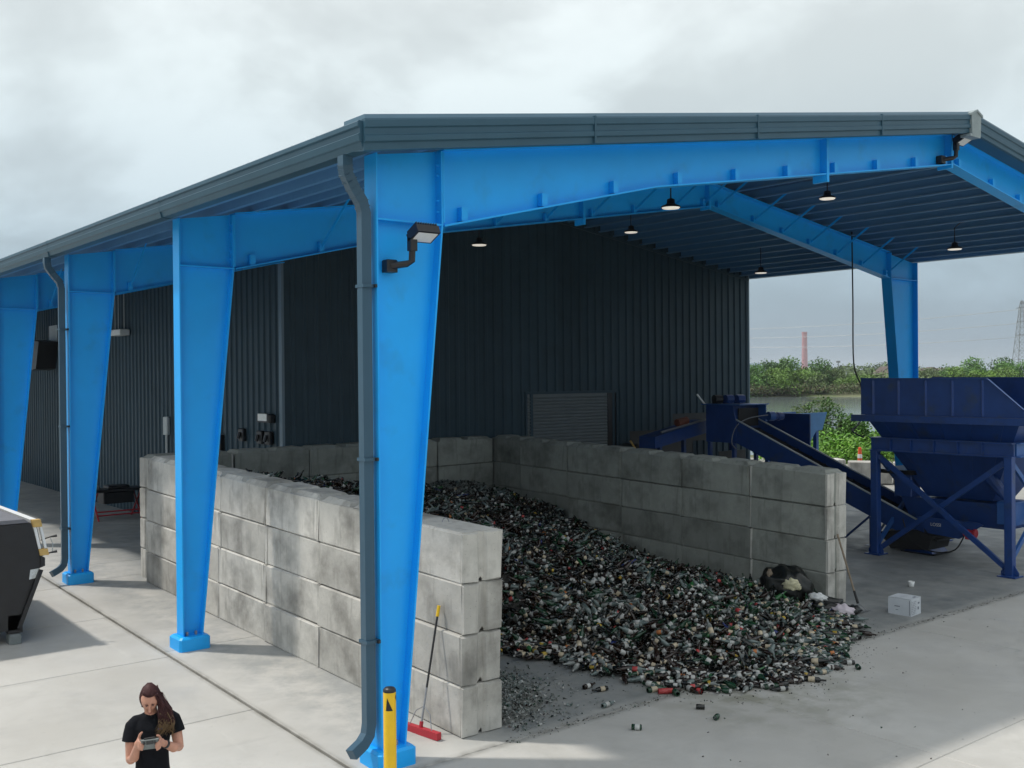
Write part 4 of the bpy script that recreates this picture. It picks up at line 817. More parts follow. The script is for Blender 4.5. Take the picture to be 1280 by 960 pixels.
def single(t, label=None, group=None):
    o = bpy.data.objects.new(KN[t[6]][0], bottle_data(*t[6:10])); C.objects.link(o); o.location = t[:3]
    o.rotation_euler = Matrix(rotm(t[3], t[4], t[5]).tolist()).to_euler(); o.scale = (t[10],) * 3
    if label is None:
        ax = rotm(t[3], t[4], t[5])[:, 0]; side = ax[0] * R.x + ax[1] * R.y; dep = ax[0] * F.x + ax[1] * F.y
        way = 'neck up' if ax[2] > .5 else 'neck down' if ax[2] < -.5 else 'neck rightward' if side > .7 else 'neck leftward' if side < -.7 else 'neck forward' if dep < 0 else 'neck backward'
        e_ = float(edge_dist(t[0], t[1])); v_ = (t[0] + 6) * R.x + (t[1] + 9.92) * R.y
        px_ = 640 + 1298 * v_ / ((t[0] + 6) * F.x + (t[1] + 9.92) * F.y)
        where = ('at heap foot, ' if e_ < .3 else 'above heap foot, ' if e_ < .8 else 'on heap slope, ') + ('far left' if px_ < 740 else 'left' if px_ < 790 else 'centre left' if px_ < 840 else 'centre' if px_ < 890 else 'centre right' if px_ < 940 else 'right' if px_ < 990 else 'far right')
        dsc = LN.get(t[8], 'no label').split(' ', 1)[1] if t[8] in LN else ''
        label = '%s %s%s, %s, %s' % (GN[t[7]], (dsc.replace(' label', '-labelled') + ' ') if dsc else '', KN[t[6]][1], way, where)
        group = 'bottles on the heap: ' + label
    tag(o, label, 'jar' if t[6] == 'jar' else 'bottle', group)
for k in solo_i: single(insts[k])
def lay(x, y, yaw, kind, g_, l, cp, label, sc=1.0): single((x, y, gz(y) + .036 * sc, yaw, 0, RNG.uniform(0, 6), kind, g_, l, cp, sc), label)
lay(3.62, .52, .15, 'beer', 0, 3, 0, 'brown beer bottle lying alone left of the foot of the heap, farther from the camera')
lay(3.85, .30, 2.9, 'beer', 8, 10, 8, 'brown bottle with a cream label, lying next to the lone one left of the heap')
lay(4.22, -.1, -.25, 'wine', 1, 10, 1, 'dark bottle with cream label lying against the red one at the heap foot')
lay(4.30, -.22, -.55, 'wine', 4, 4, 8, 'red sleeved bottle lying at the foot of the heap')
lay(4.42, -.46, 1.1, 'cut', 1, 1, 1, 'dark green bottle end standing in front of the red sleeved bottle', 1.1)
lay(3.30, -.18, .1, 'beer', 2, 3, 3, 'small clear bottle with white label alone on the slab')
lay(3.02, -.98, -.9, 'cut', 1, 3, 1, 'broken green bottle neck with white label out on the front slab')
lay(4.05, -1.42, .4, 'cut', 1, 1, 1, 'squat green bottle bottom on the front slab, nearer the camera', .9)
lay(4.28, -1.05, 2.2, 'cut', 8, 8, 8, 'dark broken bottle piece on the front slab behind the green one', .9)
lay(7.55, -1.12, 2.4, 'beer', 8, 3, 1, 'dark bottle with white label lying just right of the heap foot')
lay(7.35, -1.32, .8, 'cut', 1, 1, 1, 'green bottle end right of the heap foot, beside the labelled one')
o = obj('foam_cup', MB().lathe([(0, .0), (0, .04), (.01, .05), (.11, .065), (.11, .058), (.02, .04)], 12, (13.2, 1.25, .045)), M['white'], loc=(13.2, 1.25, .045), smooth=True); tag(o, 'white foam cup standing alone on the slab behind the carton', 'cup')

# ------------------------------------------------------------------ carton, bags, broom, pitchfork, bollard
t = thing('carton', 'white printed cardboard carton standing on the slab joint', 'box', (11.05, .1, .01))
ang = math.radians(6); ca, sa = math.cos(ang), math.sin(ang)
def cx(a, b_, z): return (10.93 + a * ca - b_ * sa, -.06 + a * sa + b_ * ca, .012 + z)
W_, D_, H_ = .40, .42, .30
car = mat('printed_carton', (0.55, 0.58, 0.62), .7, var=.05, vscale=6); ink = mat('carton_ink', (0.16, .18, .22), .7)
v = [cx(a, b_, z) for a in (0, W_) for b_ in (0, D_) for z in (0, H_)]
obj('body', MB().add(v, [(0, 1, 3, 2), (4, 6, 7, 5), (0, 4, 5, 1), (2, 3, 7, 6), (0, 2, 6, 4), (1, 5, 7, 3)]), car, t)
fl = MB(); fl.add([cx(a, b_, z) for a, b_, z in ((0, 0, H_ + .003), (W_, 0, H_ + .003), (W_, D_ / 2 - .004, H_ + .006), (0, D_ / 2 - .004, H_ + .006))], [(0, 1, 2, 3)]); obj('flap', fl, car, t)
fl = MB(); fl.add([cx(a, b_, z) for a, b_, z in ((0, D_ / 2 + .004, H_ + .008), (W_, D_ / 2 + .004, H_ + .008), (W_, D_, H_ + .003), (0, D_, H_ + .003))], [(0, 1, 2, 3)]); obj('flap', fl, car, t)
pr_ = MB()
def pq(a0, a1, z0, z1): pr_.add([cx(a, -.004, z) for a, z in ((a0, z0), (a1, z0), (a1, z1), (a0, z1))], [(0, 1, 2, 3)])
for i in range(7):
    for j in range(8):
        if (i * 7 + j * 3) % 5 != 0: pq(.02 + i * .027, .036 + i * .027, .03 + j * .03, .042 + j * .03)
pq(.26, .31, .09, .14); pq(.27, .34, .19, .22); pq(.02, .025, .02, .28)
def ps(b0, b1, z0, z1): pr_.add([cx(-.004, b_, z) for b_, z in ((b0, z0), (b1, z0), (b1, z1), (b0, z1))], [(3, 2, 1, 0)])
ps(.20, .30, .15, .165); ps(.23, .28, .09, .10); ps(.02, .03, .02, .28)
pr_.add([cx(a, b_, H_ + .0075) for a, b_ in ((.2, .03), (.3, .03), (.3, .07), (.2, .07))], [(0, 1, 2, 3)])
o = obj('print', pr_, ink, t); o['kind'] = 'stuff'
def blob(name, c, r, m_, lab, cat, jit=.12, n=14, parent=None, seed=0, squash=None):
    rr = random.Random(seed); mb_ = MB(); rows = n; 
    for i in range(rows + 1):
        ph = math.pi * i / rows
        for k in range(n * 2):
            tt = math.pi * k / n; d = Vector((math.sin(ph) * math.cos(tt), math.sin(ph) * math.sin(tt), math.cos(ph)))
            j = 1 + jit * (math.sin(3.1 * d.x * 2 + seed) * math.cos(4.3 * d.y * 2 + seed * 2) + .6 * math.sin(9 * d.z + 7 * d.x + seed)) + rr.uniform(-jit, jit) * .25
            mb_.v.append((c[0] + r[0] * d.x * j, c[1] + r[1] * d.y * j, max(c[2] + r[2] * d.z * j, c[2] - r[2] * .8)))
    for i in range(rows):
        for k in range(2 * n): mb_.f.append((i * 2 * n + k, (i + 1) * 2 * n + k, (i + 1) * 2 * n + (k + 1) % (2 * n), i * 2 * n + (k + 1) % (2 * n))); mb_.m.append(0)
    o = obj(name, mb_, m_, parent, loc=c); o.data.polygons.foreach_set('use_smooth', [True] * len(o.data.polygons))
    if lab: tag(o, lab, cat)
    return o
t = thing('bin_bag', 'torn black rubbish bag with pale foam spilling out, leaning on the far block wall', 'rubbish bag', (9.75, 2.1, .2))
blob('bag', (9.86, 1.80, .44), (.36, .50, .36), M['bag'], None, None, .10, 16, t, 3)
blob('foam_filling', (9.60, 1.50, .52), (.11, .19, .10), M['cream'], None, None, .25, 10, t, 5)
blob('foam_filling', (9.58, 1.95, .64), (.045, .06, .10), M['wood'], None, None, .25, 8, t, 9)
blob('bin_bag', (10.05, 1.08, .16), (.34, .30, .14), M['bag'], 'flat empty black bag slumped between the torn bag and the wall end', 'rubbish bag', .2, 12, None, 12)
blob('plastic_bag', (9.86, 1.12, .32), (.10, .17, .08), M['white'], 'crumpled white plastic bag on top of the black rubbish bags', 'plastic bag', .22, 10, None, 21)
blob('plastic_bag', (10.02, .74, .12), (.18, .21, .12), M['palebag'], 'pale pink plastic bag on the floor at the wall end', 'plastic bag', .18, 12, None, 33)
blob('black_rag', (10.35, .72, .08), (.16, .12, .09), M['bag'], 'small black rag beside the pitchfork', 'rag', .2, 8, None, 41)
t = thing('pitchfork', 'pitchfork with a long wooden handle leaning on the end of the far block wall', 'pitchfork', (10.62, .75, .03))
A, B = Vector((10.60, 1.20, 1.37)), Vector((10.60, .86, .38))
obj('handle', MB().tube([A, B], .018, 8), M['wood'], t); obj('socket', MB().tube([B, B + Vector((0, -.08, -.22))], [.022, .026], 8), M['black'], t)
for i in range(5):
    x = 10.60 + (i - 2) * .055; b0 = B + Vector((0, -.08, -.22))
    obj('tine', MB().tube([b0, (x, b0.y - .015, b0.z - .06), (x + (i - 2) * .006, b0.y - .09, b0.z - .13), (x + (i - 2) * .01, b0.y - .17, .035)], .006, 5), M['steel'], t)
t = thing('push_broom', 'red push broom with black pole and yellow grip leaning on the near block wall', 'broom', (.93, .5, .02))
hc = Vector((.93, .50, .085)); tp = Vector((1.215, .50, 1.53)); dd = Vector((.10, -.62, 0)).normalized()
obj('grip', MB().tube([tp, tp + (hc - tp).normalized() * .13], .021, 10), M['yellow'], t)
obj('pole', MB().tube([tp + (hc - tp).normalized() * .13, tp + (hc - tp).normalized() * .98], .0135, 8), M['black'], t)
obj('lower_pole', MB().tube([tp + (hc - tp).normalized() * .98, hc], .0125, 8), M['steel'], t)
obj('head', MB().quadslab(hc - dd * .32 - Vector((0, 0, .02)), hc + dd * .32 - Vector((0, 0, .02)), .07, .085), M['red'], t)
obj('bristles', MB().quadslab(hc - dd * .315 - Vector((0, 0, .066)), hc + dd * .315 - Vector((0, 0, .066)), .055, .03), M['black'], t)
obj('clamp', MB().tube([hc + Vector((0, 0, .0)), hc + (tp - hc).normalized() * .09], .024, 8), M['red'], t)
for s_ in (-1, 1): obj('brace', MB().tube([hc + dd * .19 * s_ + Vector((0, 0, .02)), hc + dd * .12 * s_ + (tp - hc).normalized() * .20, hc + (tp - hc).normalized() * .27], .006, 5), M['steel'], t)
bx_, by_ = -.70, -1.42
t = thing('bollard', 'yellow steel bollard with a black cap in front of the nearest column', 'bollard', (bx_, by_, 0))
obj('post', MB().lathe([(0, .062), (1.30, .062)], 20, (bx_, by_, 0)), M['yellow'], t, smooth=True)
obj('cap', MB().lathe([(1.30, .0625), (1.322, .061), (1.34, .045), (1.348, .0)], 20, (bx_, by_, 0)), M['black'], t, smooth=True)
ar = MB()
for a0, zt_, h in ((3.75, 1.215, .085), (5.6, 1.25, .05)):   # black arrow sticker wrapped on the post
    pts = [(a0, zt_ + h / 2), (a0 + .9, zt_ - h), (a0 - .2, zt_ - h)] if h > .06 else [(a0, zt_ + h), (a0, zt_ - h), (a0 - .45, zt_)]
    st_ = 6
    for i in range(st_):
        def L_(u, w2):   # subdivide so that it hugs the pipe
            p0, p1, p2 = pts; x = p0[0] + (p1[0] - p0[0]) * u; z = p0[1] + (p1[1] - p0[1]) * u; x2 = p0[0] + (p2[0] - p0[0]) * u; z2 = p0[1] + (p2[1] - p0[1]) * u
            aa, z_ = x + (x2 - x) * w2, z + (z2 - z) * w2; return (bx_ + .0632 * math.cos(aa), by_ + .0632 * math.sin(aa), z_)
        for j in range(4): ar.add([L_(i / st_, j / 4), L_((i + 1) / st_, j / 4), L_((i + 1) / st_, (j + 1) / 4), L_(i / st_, (j + 1) / 4)], [(0, 1, 2, 3)])
obj('sticker', ar, M['black'], t)

# ------------------------------------------------------------------ folding workbench far left
t = thing('folding_workbench', 'dark folding workbench with red legs standing behind the near block wall', 'workbench', (3.6, 19.6, .4))
z0 = gz(19) ; by0 = 20.3
obj('tabletop', MB().bbox(3.0, 4.5, by0 - .3, by0 + .35, z0 + .78, z0 + .86, .01), M['black'], t)
obj('tool_box', MB().bbox(3.35, 4.2, by0 - .25, by0 + .3, z0 + .45, z0 + .775, .02), M['black'], t); obj('vice', MB().bbox(3.05, 3.25, by0 - .2, by0 + .05, z0 + .87, z0 + .98, .02).box(3.0, 3.12, by0 - .32, by0 - .25, z0 + .6, z0 + .72), M['steel'], t); obj('lid', MB().bbox(3.5, 4.1, by0 - .2, by0 + .25, z0 + .87, z0 + .95, .02), M['black'], t)
for x in (3.15, 4.35):
    for a, b_ in ((-.45, .3), (.45, -.3)): obj('leg', MB().quadslab((x, by0 + a, z0), (x + (.02 if a > 0 else 0), by0 + b_, z0 + .78), .04, .03), M['red'], t)
for z in (.14, .24): obj('cross_bar', MB().tube([(3.15, by0 - .3, z0 + z), (4.35, by0 - .3, z0 + z)], .02, 6), M['red'], t)

# ------------------------------------------------------------------ black skip with a framed window on its rim
sx, sy, sz = -1.53, 7.5, gz(7.5)
t = thing('black_skip', 'black steel skip with a tapered end at the left edge of the frame', 'skip', (sx - 1.6, sy, sz))
def skipbody(x0, x1, y0, y1):
    # section across x: tapered lower sides
    return [(x1 - .33, sz + .22), (x1 - .03, sz + 1.14), (x1, sz + 1.16), (x1, sz + 1.36), (x1 - .03, sz + 1.38), (x1 - .15, sz + 1.86), (x0 + .15, sz + 1.86), (x0 + .03, sz + 1.38), (x0, sz + 1.36), (x0, sz + 1.16), (x0 + .03, sz + 1.14), (x0 + .33, sz + .22)]
fixn(obj('body', MB().prism(skipbody(sx - 2.2, sx, 0, 0), 1, sy, sy + 4.4), M['black'], t))
obj('cover', MB().prism([(sx - 2.02, sz + 1.87), (sx - .17, sz + 1.87), (sx - .25, sz + 1.93), (sx - 1.9, sz + 1.93)], 1, sy + .01, sy + 4.38), mat('grey_cover', (0.16, .16, .18), .6, var=.2), t)
obj('rim', MB().prism([(sx - .02, sz + 1.15), (sx + .045, sz + 1.17), (sx + .045, sz + 1.30), (sx - .02, sz + 1.34)], 1, sy - .02, sy + 4.42), M['black'], t)
for yy in (sy - .03, sy + .9): obj('rib', MB().quadslab((sx - .35, yy, sz + .25), (sx - .02, yy, sz + 1.12), .05, .06, up=(1, 0, 0)), M['black'], t)
for xx in (sx - .47, sx - 1.8):
    for yy in (sy + .12, sy + 4.2):
        obj('foot', MB().bbox(xx - .02, xx + .16, yy - .15, yy + .1, sz + .005, sz + .16, .02), M['grey_plastic'], t); obj('foot_bracket', MB().box(xx - .03, xx + .18, yy - .12, yy + .08, sz + .17, sz + .45), M['black'], t)
obj('sticker', MB().prism([(sx - .17 - .02, sz + .98), (sx - .035, sz + 1.0), (sx - .035, sz + 1.14), (sx - .17, sz + 1.13)], 1, sy - .008, sy - .002), mat('data_sticker', (0.6, .62, .62), .5, var=.25, vscale=60), t)
for z in (1.62, 1.37): obj('latch', MB().tube([(sx + .0, sy + .05, sz + z - .05), (sx + .12, sy - .02, sz + z), (sx + .22, sy - .04, sz + z + .015)], [.008, .012, .024], 6), M['black'], t)
obj('latch_chain', MB().tube([(sx + .13, sy, sz + 1.6), (sx + .17, sy, sz + 1.5), (sx + .16, sy, sz + 1.39)], .006, 5), M['galv'], t)
# framed window unit: white rails with pine blocks at the ends, leaning over the rim
t = thing('window_frame', 'white window frame with raw pine ends leaning on the rim of the black skip', 'window frame', (sx, sy, sz + 1.5))
fy = sy - .02
def leanx(z): return sx - .13 + (2.12 - z) * .20
def rail(z0_, z1_, y0_, y1_, m_, nm, dx0=0, dx1=.10):
    fixn(obj(nm, MB().prism([(leanx(z0_) + dx0, z0_), (leanx(z0_) + dx1, z0_), (leanx(z1_) + dx1, z1_), (leanx(z1_) + dx0, z1_)], 1, y0_, y1_), m_, t))
T0 = sz + 1.90; B0 = sz + 1.36
rail(T0 - .09, T0, fy + .12, fy + 3.6, M['white'], 'top_rail'); rail(B0, B0 + .09, fy + .14, fy + 3.6, M['white'], 'bottom_rail')
rail(T0 - .105, T0 + .01, fy - .02, fy + .10, M['pine'], 'pine_end', -.01, .115); rail(B0 - .02, B0 + .08, fy - .02, fy + .10, M['pine'], 'pine_end', -.01, .12)
rail(B0 + .085, T0 - .108, fy + .0, fy + .07, M['white'], 'stile', -.01, .03); rail(B0 + .085, T0 - .108, fy + .0, fy + .07, M['white'], 'stile', .08, .115)
rail(B0 + .09, T0 - .09, fy + .08, fy + 3.55, M['winglass'], 'pane', .045, .055); rail(T0 - .12, T0 - .09, fy + 1.4, fy + 1.7, M['white'], 'mullion')

# ------------------------------------------------------------------ hopper on its frame
NV, N2 = M['navy'], M['navy2']
hx0, hx1, hy0, hy1 = 15.66, 18.85, .12, 3.92
t = thing('feed_hopper', 'big navy blue steel feed hopper on a braced four-legged frame at the right', 'hopper', (17.2, 2.05, 0))
for x, nm in ((hx0, 0), (hx1, 1)):
    s_ = 1 if nm else -1
    fixn(obj('side_plate', MB().prism([(hy0 + .02, 3.36), (hy1, 3.36), (hy1, 4.19), (hy0 + .78, 4.17), (hy0 + .04, 3.55)], 0, x - .01, x + .01), NV, t))
    for yy in (1.01, 1.68, 2.30, 2.96, 3.60): obj('side_rib', MB().prism([(x + s_ * .01, yy - .03), (x + s_ * .055, yy), (x + s_ * .01, yy + .03)], 2, 3.375, 4.15), NV, t)
    fixn(obj('edge_bar', MB().prism([(hy0 + .75, 4.165), (hy0 + .79, 4.185), (hy0 + .05, 3.565), (hy0 + .02, 3.54)][::1], 0, x - .045, x + .03), N2, t))
    obj('top_angle', MB().prism([(hy0 + .8, 4.165), (hy1, 4.185), (hy1, 4.215), (hy0 + .8, 4.195)], 0, x - .04, x + .04), NV, t)
obj('end_plate', MB().box(hx0, hx1, hy1 - .01, hy1 + .01, 3.36, 4.18), NV, t)
obj('front_plate', MB().box(hx0, hx1, hy0 - .005, hy0 + .015, 3.36, 3.54), NV, t)
for a in ((hx0 - .09, hx0 + .03, hy0 - .02, hy1 + .22), (hx1 - .03, hx1 + .09, hy0 - .02, hy1 + .22)): obj('ring_beam', MB().box(a[0], a[1], a[2], a[3], 3.205, 3.355), NV, t)
for a in ((hy0 - .03, hy0 + .09), (hy1 + .02, hy1 + .2)): obj('ring_beam', MB().box(hx0 + .031, hx1 - .031, a[0], a[1], 3.21, 3.35), NV, t)
def frustum(x0, x1, y0, y1, z0, X0, X1, Y0, Y1, z1):   # lower rect, upper rect
    v = [(x0, y0, z0), (x1, y0, z0), (x1, y1, z0), (x0, y1, z0), (X0, Y0, z1), (X1, Y0, z1), (X1, Y1, z1), (X0, Y1, z1)]
    return MB().add(v, [(3, 2, 1, 0), (4, 5, 6, 7)] + [(i, (i + 1) % 4, 4 + (i + 1) % 4, 4 + i) for i in range(4)])
cone = obj('funnel', frustum(16.75, 17.75, 1.35, 2.90, 1.45, 15.78, 18.72, .30, 3.80, 3.21), NV, t)
for k in range(5):
    f0 = .1 + k * .2; a = Vector((15.78 - .012, .30 + 3.5 * f0, 3.2)); b_ = Vector((16.75 - .012, 1.35 + 1.55 * f0, 1.5)); obj('funnel_rib', MB().quadslab(a, b_, .02, .06, up=(0, 1, 0)), NV, cone)
for x in (15.76, 18.72):
    for y in (.5, 3.62):
        l = obj('leg', MB().bbox(x - .085, x + .085, y - .085, y + .085, .03 + gz(y), 2.54, .008), NV, t)
        obj('base_plate', MB().box(x - .19, x + .19, y - .19, y + .19, gz(y) + .002, gz(y) + .03), NV, l)
        if x < 16:
            for s_ in (-1, 1): obj('gusset', MB().prism([(y + s_ * .086, gz(y) + .031), (y + s_ * .19, gz(y) + .031), (y + s_ * .19, gz(y) + .10), (y + s_ * .086, gz(y) + .26)], 0, x - .01, x + .01), NV, l)
for x in (15.76, 18.72):
    bm_ = obj('top_beam', MB().box(x - .02, x + .02, .40, 3.72, 2.55, 2.81).box(x - .1, x + .1, .40, 3.72, 2.81, 2.835).box(x - .1, x + .1, .40, 3.72, 2.525, 2.5495), NV, t)
    if x < 16:
        for yy in (1.05, 1.6, 2.15, 2.7, 3.2): obj('web_stiffener', MB().box(x - .09, x - .021, yy - .01, yy + .01, 2.551, 2.808), NV, bm_)
for y in (.42, 3.70): obj('top_beam', MB().box(15.87, 18.61, y - .02, y + .02, 2.552, 2.808).box(15.87, 18.61, y - .1, y + .1, 2.81, 2.83).box(15.87, 18.61, y - .1, y + .1, 2.528, 2.55), N2, t)
for x in (15.76, 18.72):
    obj('brace', MB().quadslab((x - .02, 3.54, 2.42), (x - .02, .6, .22), .11, .06, up=(1, 0, 0)), NV, t); obj('brace', MB().quadslab((x + .05, .6, 2.42), (x + .05, 3.54, .26), .11, .06, up=(1, 0, 0)), NV, t)
for y in (.5, 3.62):
    obj('brace', MB().quadslab((15.85, y, 2.42), (18.63, y, .25), .10, .06, up=(0, 1, 0)), N2, t); obj('brace', MB().quadslab((18.63, y + .07, 2.42), (15.85, y + .07, .25), .10, .06, up=(0, 1, 0)), N2, t)
# vibrating feeder under the funnel
t = thing('vibrating_feeder', 'dark blue vibrating feeder trough with white lettering under the hopper', 'feeder', (17.2, 2.2, .3))
obj('trough', frustum(16.75, 17.7, 1.0, 3.3, .85, 16.55, 17.85, .75, 3.45, 1.42), NV, t)
obj('side_chute', MB().prism([(1.6, .98), (3.05, .98), (2.75, .62), (2.0, .57), (1.45, .93)], 0, 16.5, 16.54), NV, t)
obj('spring_mount', MB().bbox(16.5, 16.9, 3.15, 3.6, 1.42, 1.95, .02), NV, t); obj('mount_plate', MB().box(16.3, 17.9, 3.0, 4.0, 1.955, 2.05), M['black'], t)
obj('drive_box', MB().bbox(16.5, 17.0, .72, 1.15, 1.0, 1.5, .02), N2, t); obj('bearing_guard', MB().tube([(16.45, 1.25, 2.0), (16.45, 1.05, 1.75), (16.5, .95, 1.55)], [.16, .12, .05], 10), NV, t)
obj('motor', MB().tube([(16.45, 1.85, .72), (16.45, 1.62, .74)], .075, 12).tube([(16.45, 1.62, .74), (16.45, 1.58, .74)], .10, 12).tube([(16.45, 1.78, .72), (16.45, 1.74, .725)], .092, 12).box(16.38, 16.5, 1.66, 1.8, .60, .67), M['red'], t, smooth=False)
for y in (3.05,): obj('pedestal', frustum(16.6, 17.3, y - .35, y + .35, gz(y) + .03, 16.8, 17.1, y - .12, y + .12, .5), NV, t); obj('foot_plate', MB().box(16.55, 17.35, y - .42, y + .42, gz(y) + .003, gz(y) + .028), M['black'], t)
cu = bpy.data.curves.new('lettering', 'FONT'); cu.body = 'LOSSI'; cu.size = .105; cu.extrude = .002; cu.align_x = 'CENTER'
lt0 = bpy.data.objects.new('lettering_curve', cu); C.objects.link(lt0); dg = bpy.context.evaluated_depsgraph_get(); lme = bpy.data.meshes.new_from_object(lt0.evaluated_get(dg)); bpy.data.objects.remove(lt0)
lme.materials.clear(); lme.materials.append(M['white']); lt = place('lettering', lme, t, (16.488, 2.55, .80)); lt.rotation_euler = (math.pi / 2, 0, -math.pi / 2)
o = obj('cable', MB().tube(curve_pts([(16.45, 3.35, .9), (16.42, 3.2, .55), (16.4, 2.9, .30), (16.4, 2.45, .22), (16.42, 2.05, .33), (16.44, 1.85, .66)]), .016, 6), M['rubber']); tag(o, 'black cable sagging under the hopper from the red motor', 'cable')
# ------------------------------------------------------------------ inclined belt conveyor
t = thing('belt_conveyor', 'navy inclined belt conveyor rising from under the hopper to the dark wall', 'conveyor', (17, 6, 0))
def cz(y): return .80 + (y - 2.9) * .415     # top edge of the side boards
for x in (16.6, 17.55):
    fixn(obj('side_board', MB().prism([(2.9, cz(2.9)), (8.6, cz(8.6)), (8.6, cz(8.6) - .62), (2.9, cz(2.9) - .50)], 0, x - .012, x + .012), NV, t))
    fixn(obj('top_edge', MB().prism([(2.9, cz(2.9) + .001), (8.6, cz(8.6) + .001), (8.6, cz(8.6) + .035), (2.9, cz(2.9) + .035)], 0, x - .022, x + .016), M['galv'], t))
fixn(obj('belt', MB().prism([(2.6, cz(2.6) - .22), (9.0, cz(9.0) - .22), (9.0, cz(9.0) - .26), (2.6, cz(2.6) - .26)], 0, 16.63, 17.52), M['rubber'], t))
for k in range(14):
    y = 3.2 + k * .42; obj('cleat', MB().quadslab((16.68, y, cz(y) - .20), (17.47, y, cz(y) - .20), .02, .05), M['rubber'], t)
obj('tail_box', MB().prism([(2.75, .22), (3.7, .15), (4.0, .52), (3.1, .66), (2.65, .55)], 0, 16.5, 17.4), M['rubber'], t)
for y in (4.3, 6.6):
    for x in (16.66, 17.5):
        obj('support_leg', MB().bbox(x - .04, x + .04, y - .04, y + .04, gz(y) + .01, cz(y) - .55, .005), NV, t); obj('foot_plate', MB().box(x - .12, x + .12, y - .12, y + .12, gz(y) + .001, gz(y) + .0095), NV, t)
    obj('cross_brace', MB().quadslab((16.7, y, gz(y) + .1), (17.46, y, cz(y) - .62), .05, .03, up=(0, 1, 0)), NV, t); obj('side_brace', MB().quadslab((16.66, y + .05, cz(y) - .55), (16.66, y + .75, gz(y) + .1), .05, .03, up=(1, 0, 0)), NV, t)
# head box and drive motors
obj('head_box', MB().prism([(8.35, 2.45), (9.4, 2.45), (9.4, 3.48), (8.45, 3.48), (8.35, 3.0)], 0, 16.55, 17.6), NV, t)
obj('head_plate', MB().box(16.47, 17.75, 8.15, 9.5, 3.485, 3.51), N2, t)
obj('head_opening', MB().box(16.65, 17.5, 8.325, 8.352, 2.9, 3.4), M['rubber'], t); obj('side_wing', MB().box(17.61, 17.64, 8.16, 9.0, 2.8, 3.484), N2, t)
for k, (x, y) in enumerate(((16.6, 9.15), (16.9, 9.0), (17.2, 8.85))): obj('motor', MB().tube([(x, y, 3.64), (x + .24, y - .05, 3.64)], .12, 10).box(x + .02, x + .2, y - .1, y + .1, 3.516, 3.55), NV if k else M['black'], t)
obj('gearbox', MB().tube([(17.58, 8.05, 3.16), (17.75, 8.0, 3.16)], .13, 12), N2, t); obj('drive_motor', MB().tube([(17.76, 8.0, 3.15), (18.05, 7.92, 3.15)], .10, 12).tube([(17.86, 7.97, 3.15), (17.93, 7.95, 3.15)], .12, 12), NV, t)
for x in (16.6, 17.54):
    for y in (8.45, 9.3): obj('support_leg', MB().bbox(x - .05, x + .05, y - .05, y + .05, gz(y) + .01, 2.445, .005), NV, t)
for z in (1.1, 1.8): obj('cross_bar', MB().box(16.51, 17.64, 8.48, 8.53, z, z + .06), M['steel'], t)
obj('guard_mesh', MB().box(16.5, 17.65, 8.9, 8.92, .6, 2.2), M['black'], t)
o = obj('cable', MB().tube(curve_pts([(17.5, 8.0, 3.2), (16.9, 8.2, 3.12), (16.5, 8.3, 2.9), (16.36, 8.34, 2.5), (16.5, 8.32, 2.3)]), .014, 6), M['steel']); tag(o, 'pale cable drooping down the side of the conveyor head box', 'cable')
t = thing('transfer_conveyor', 'dark purple-blue transfer conveyor running into the hole in the wall', 'conveyor', (15.5, 10.7, 2))
obj('frame', MB().prism([(15.0, 2.30), (17.2, 2.66), (17.2, 3.02), (15.0, 2.62)], 1, 9.9, 10.5), NV, t); obj('frame_rail', MB().quadslab((15.2, 9.86, 2.75), (17.1, 9.86, 3.05), .05, .05), M['steel'], t)
obj('lower_chute', MB().prism([(14.6, 2.2), (15.1, 2.4), (16.6, 1.5), (16.2, 1.3)], 1, 10.7, 11.2), M['black'], t); obj('rod', MB().tube([(14.75, 10.6, 2.5), (15.0, 10.6, 2.2)], .03, 6), M['pine'], t); obj('rod', MB().tube([(15.2, 10.6, 2.18), (15.4, 10.6, 2.0)], .03, 6), M['pine'], t)
obj('support_leg', MB().box(16.4, 16.5, 10.1, 10.2, .35, 2.5), NV, t); obj('support_leg', MB().box(15.4, 15.5, 10.1, 10.2, .35, 2.35), NV, t); obj('motor', MB().tube([(15.9, 9.9, 2.98), (16.3, 9.9, 3.04)], .11, 10), mat('rusty_motor', (.16, .05, .03), .7, var=.3), t)
o = obj('fork_lever', MB().tube([(16.36, 9.56, 3.78), (16.52, 9.42, 3.50)], .025, 6), M['white']); tag(o, 'short white lever sticking up left of the motors on the head box', 'lever')
# blue sheet-covered bin beyond the conveyor
t = thing('blue_bin', 'lighter blue bin with posts standing behind the belt conveyor', 'bin', (21.5, 9, .3))
obj('panel', MB().prism([(19.9, 3.15), (21.45, 3.15), (21.2, 2.62), (20.9, 2.60), (20.5, 2.2), (19.9, 2.0)], 1, 8.8, 8.86), mat('faded_blue_paint', (0.07, .22, .46), .5, var=.2, vscale=1.5), t); obj('side_panel', MB().box(19.85, 19.9, 8.3, 9.8, 2.0, 3.15), NV, t); obj('back_panel', MB().box(19.9, 21.4, 9.9, 9.95, 2.4, 3.14), N2, t)
for x, y in ((21.05, 8.84), (19.95, 9.8), (21.3, 9.75)): obj('post', MB().box(x - .06, x + .06, y + .03, y + .15, .3, 2.9), N2, t)
# hanging cable
o = obj('hanging_cable', MB().tube(curve_pts([(17.83, 5.55, 8.0), (17.81, 5.52, 6.2), (17.80, 5.5, 4.6), (17.5, 5.1, 4.0), (16.8, 4.55, 3.42), (16.2, 4.35, 3.10), (15.8, 4.25, 2.95), (15.72, 3.9, 2.82)]), .020, 6), M['black']); tag(o, 'long black power cable dropping from the roof frame to the hopper', 'cable')

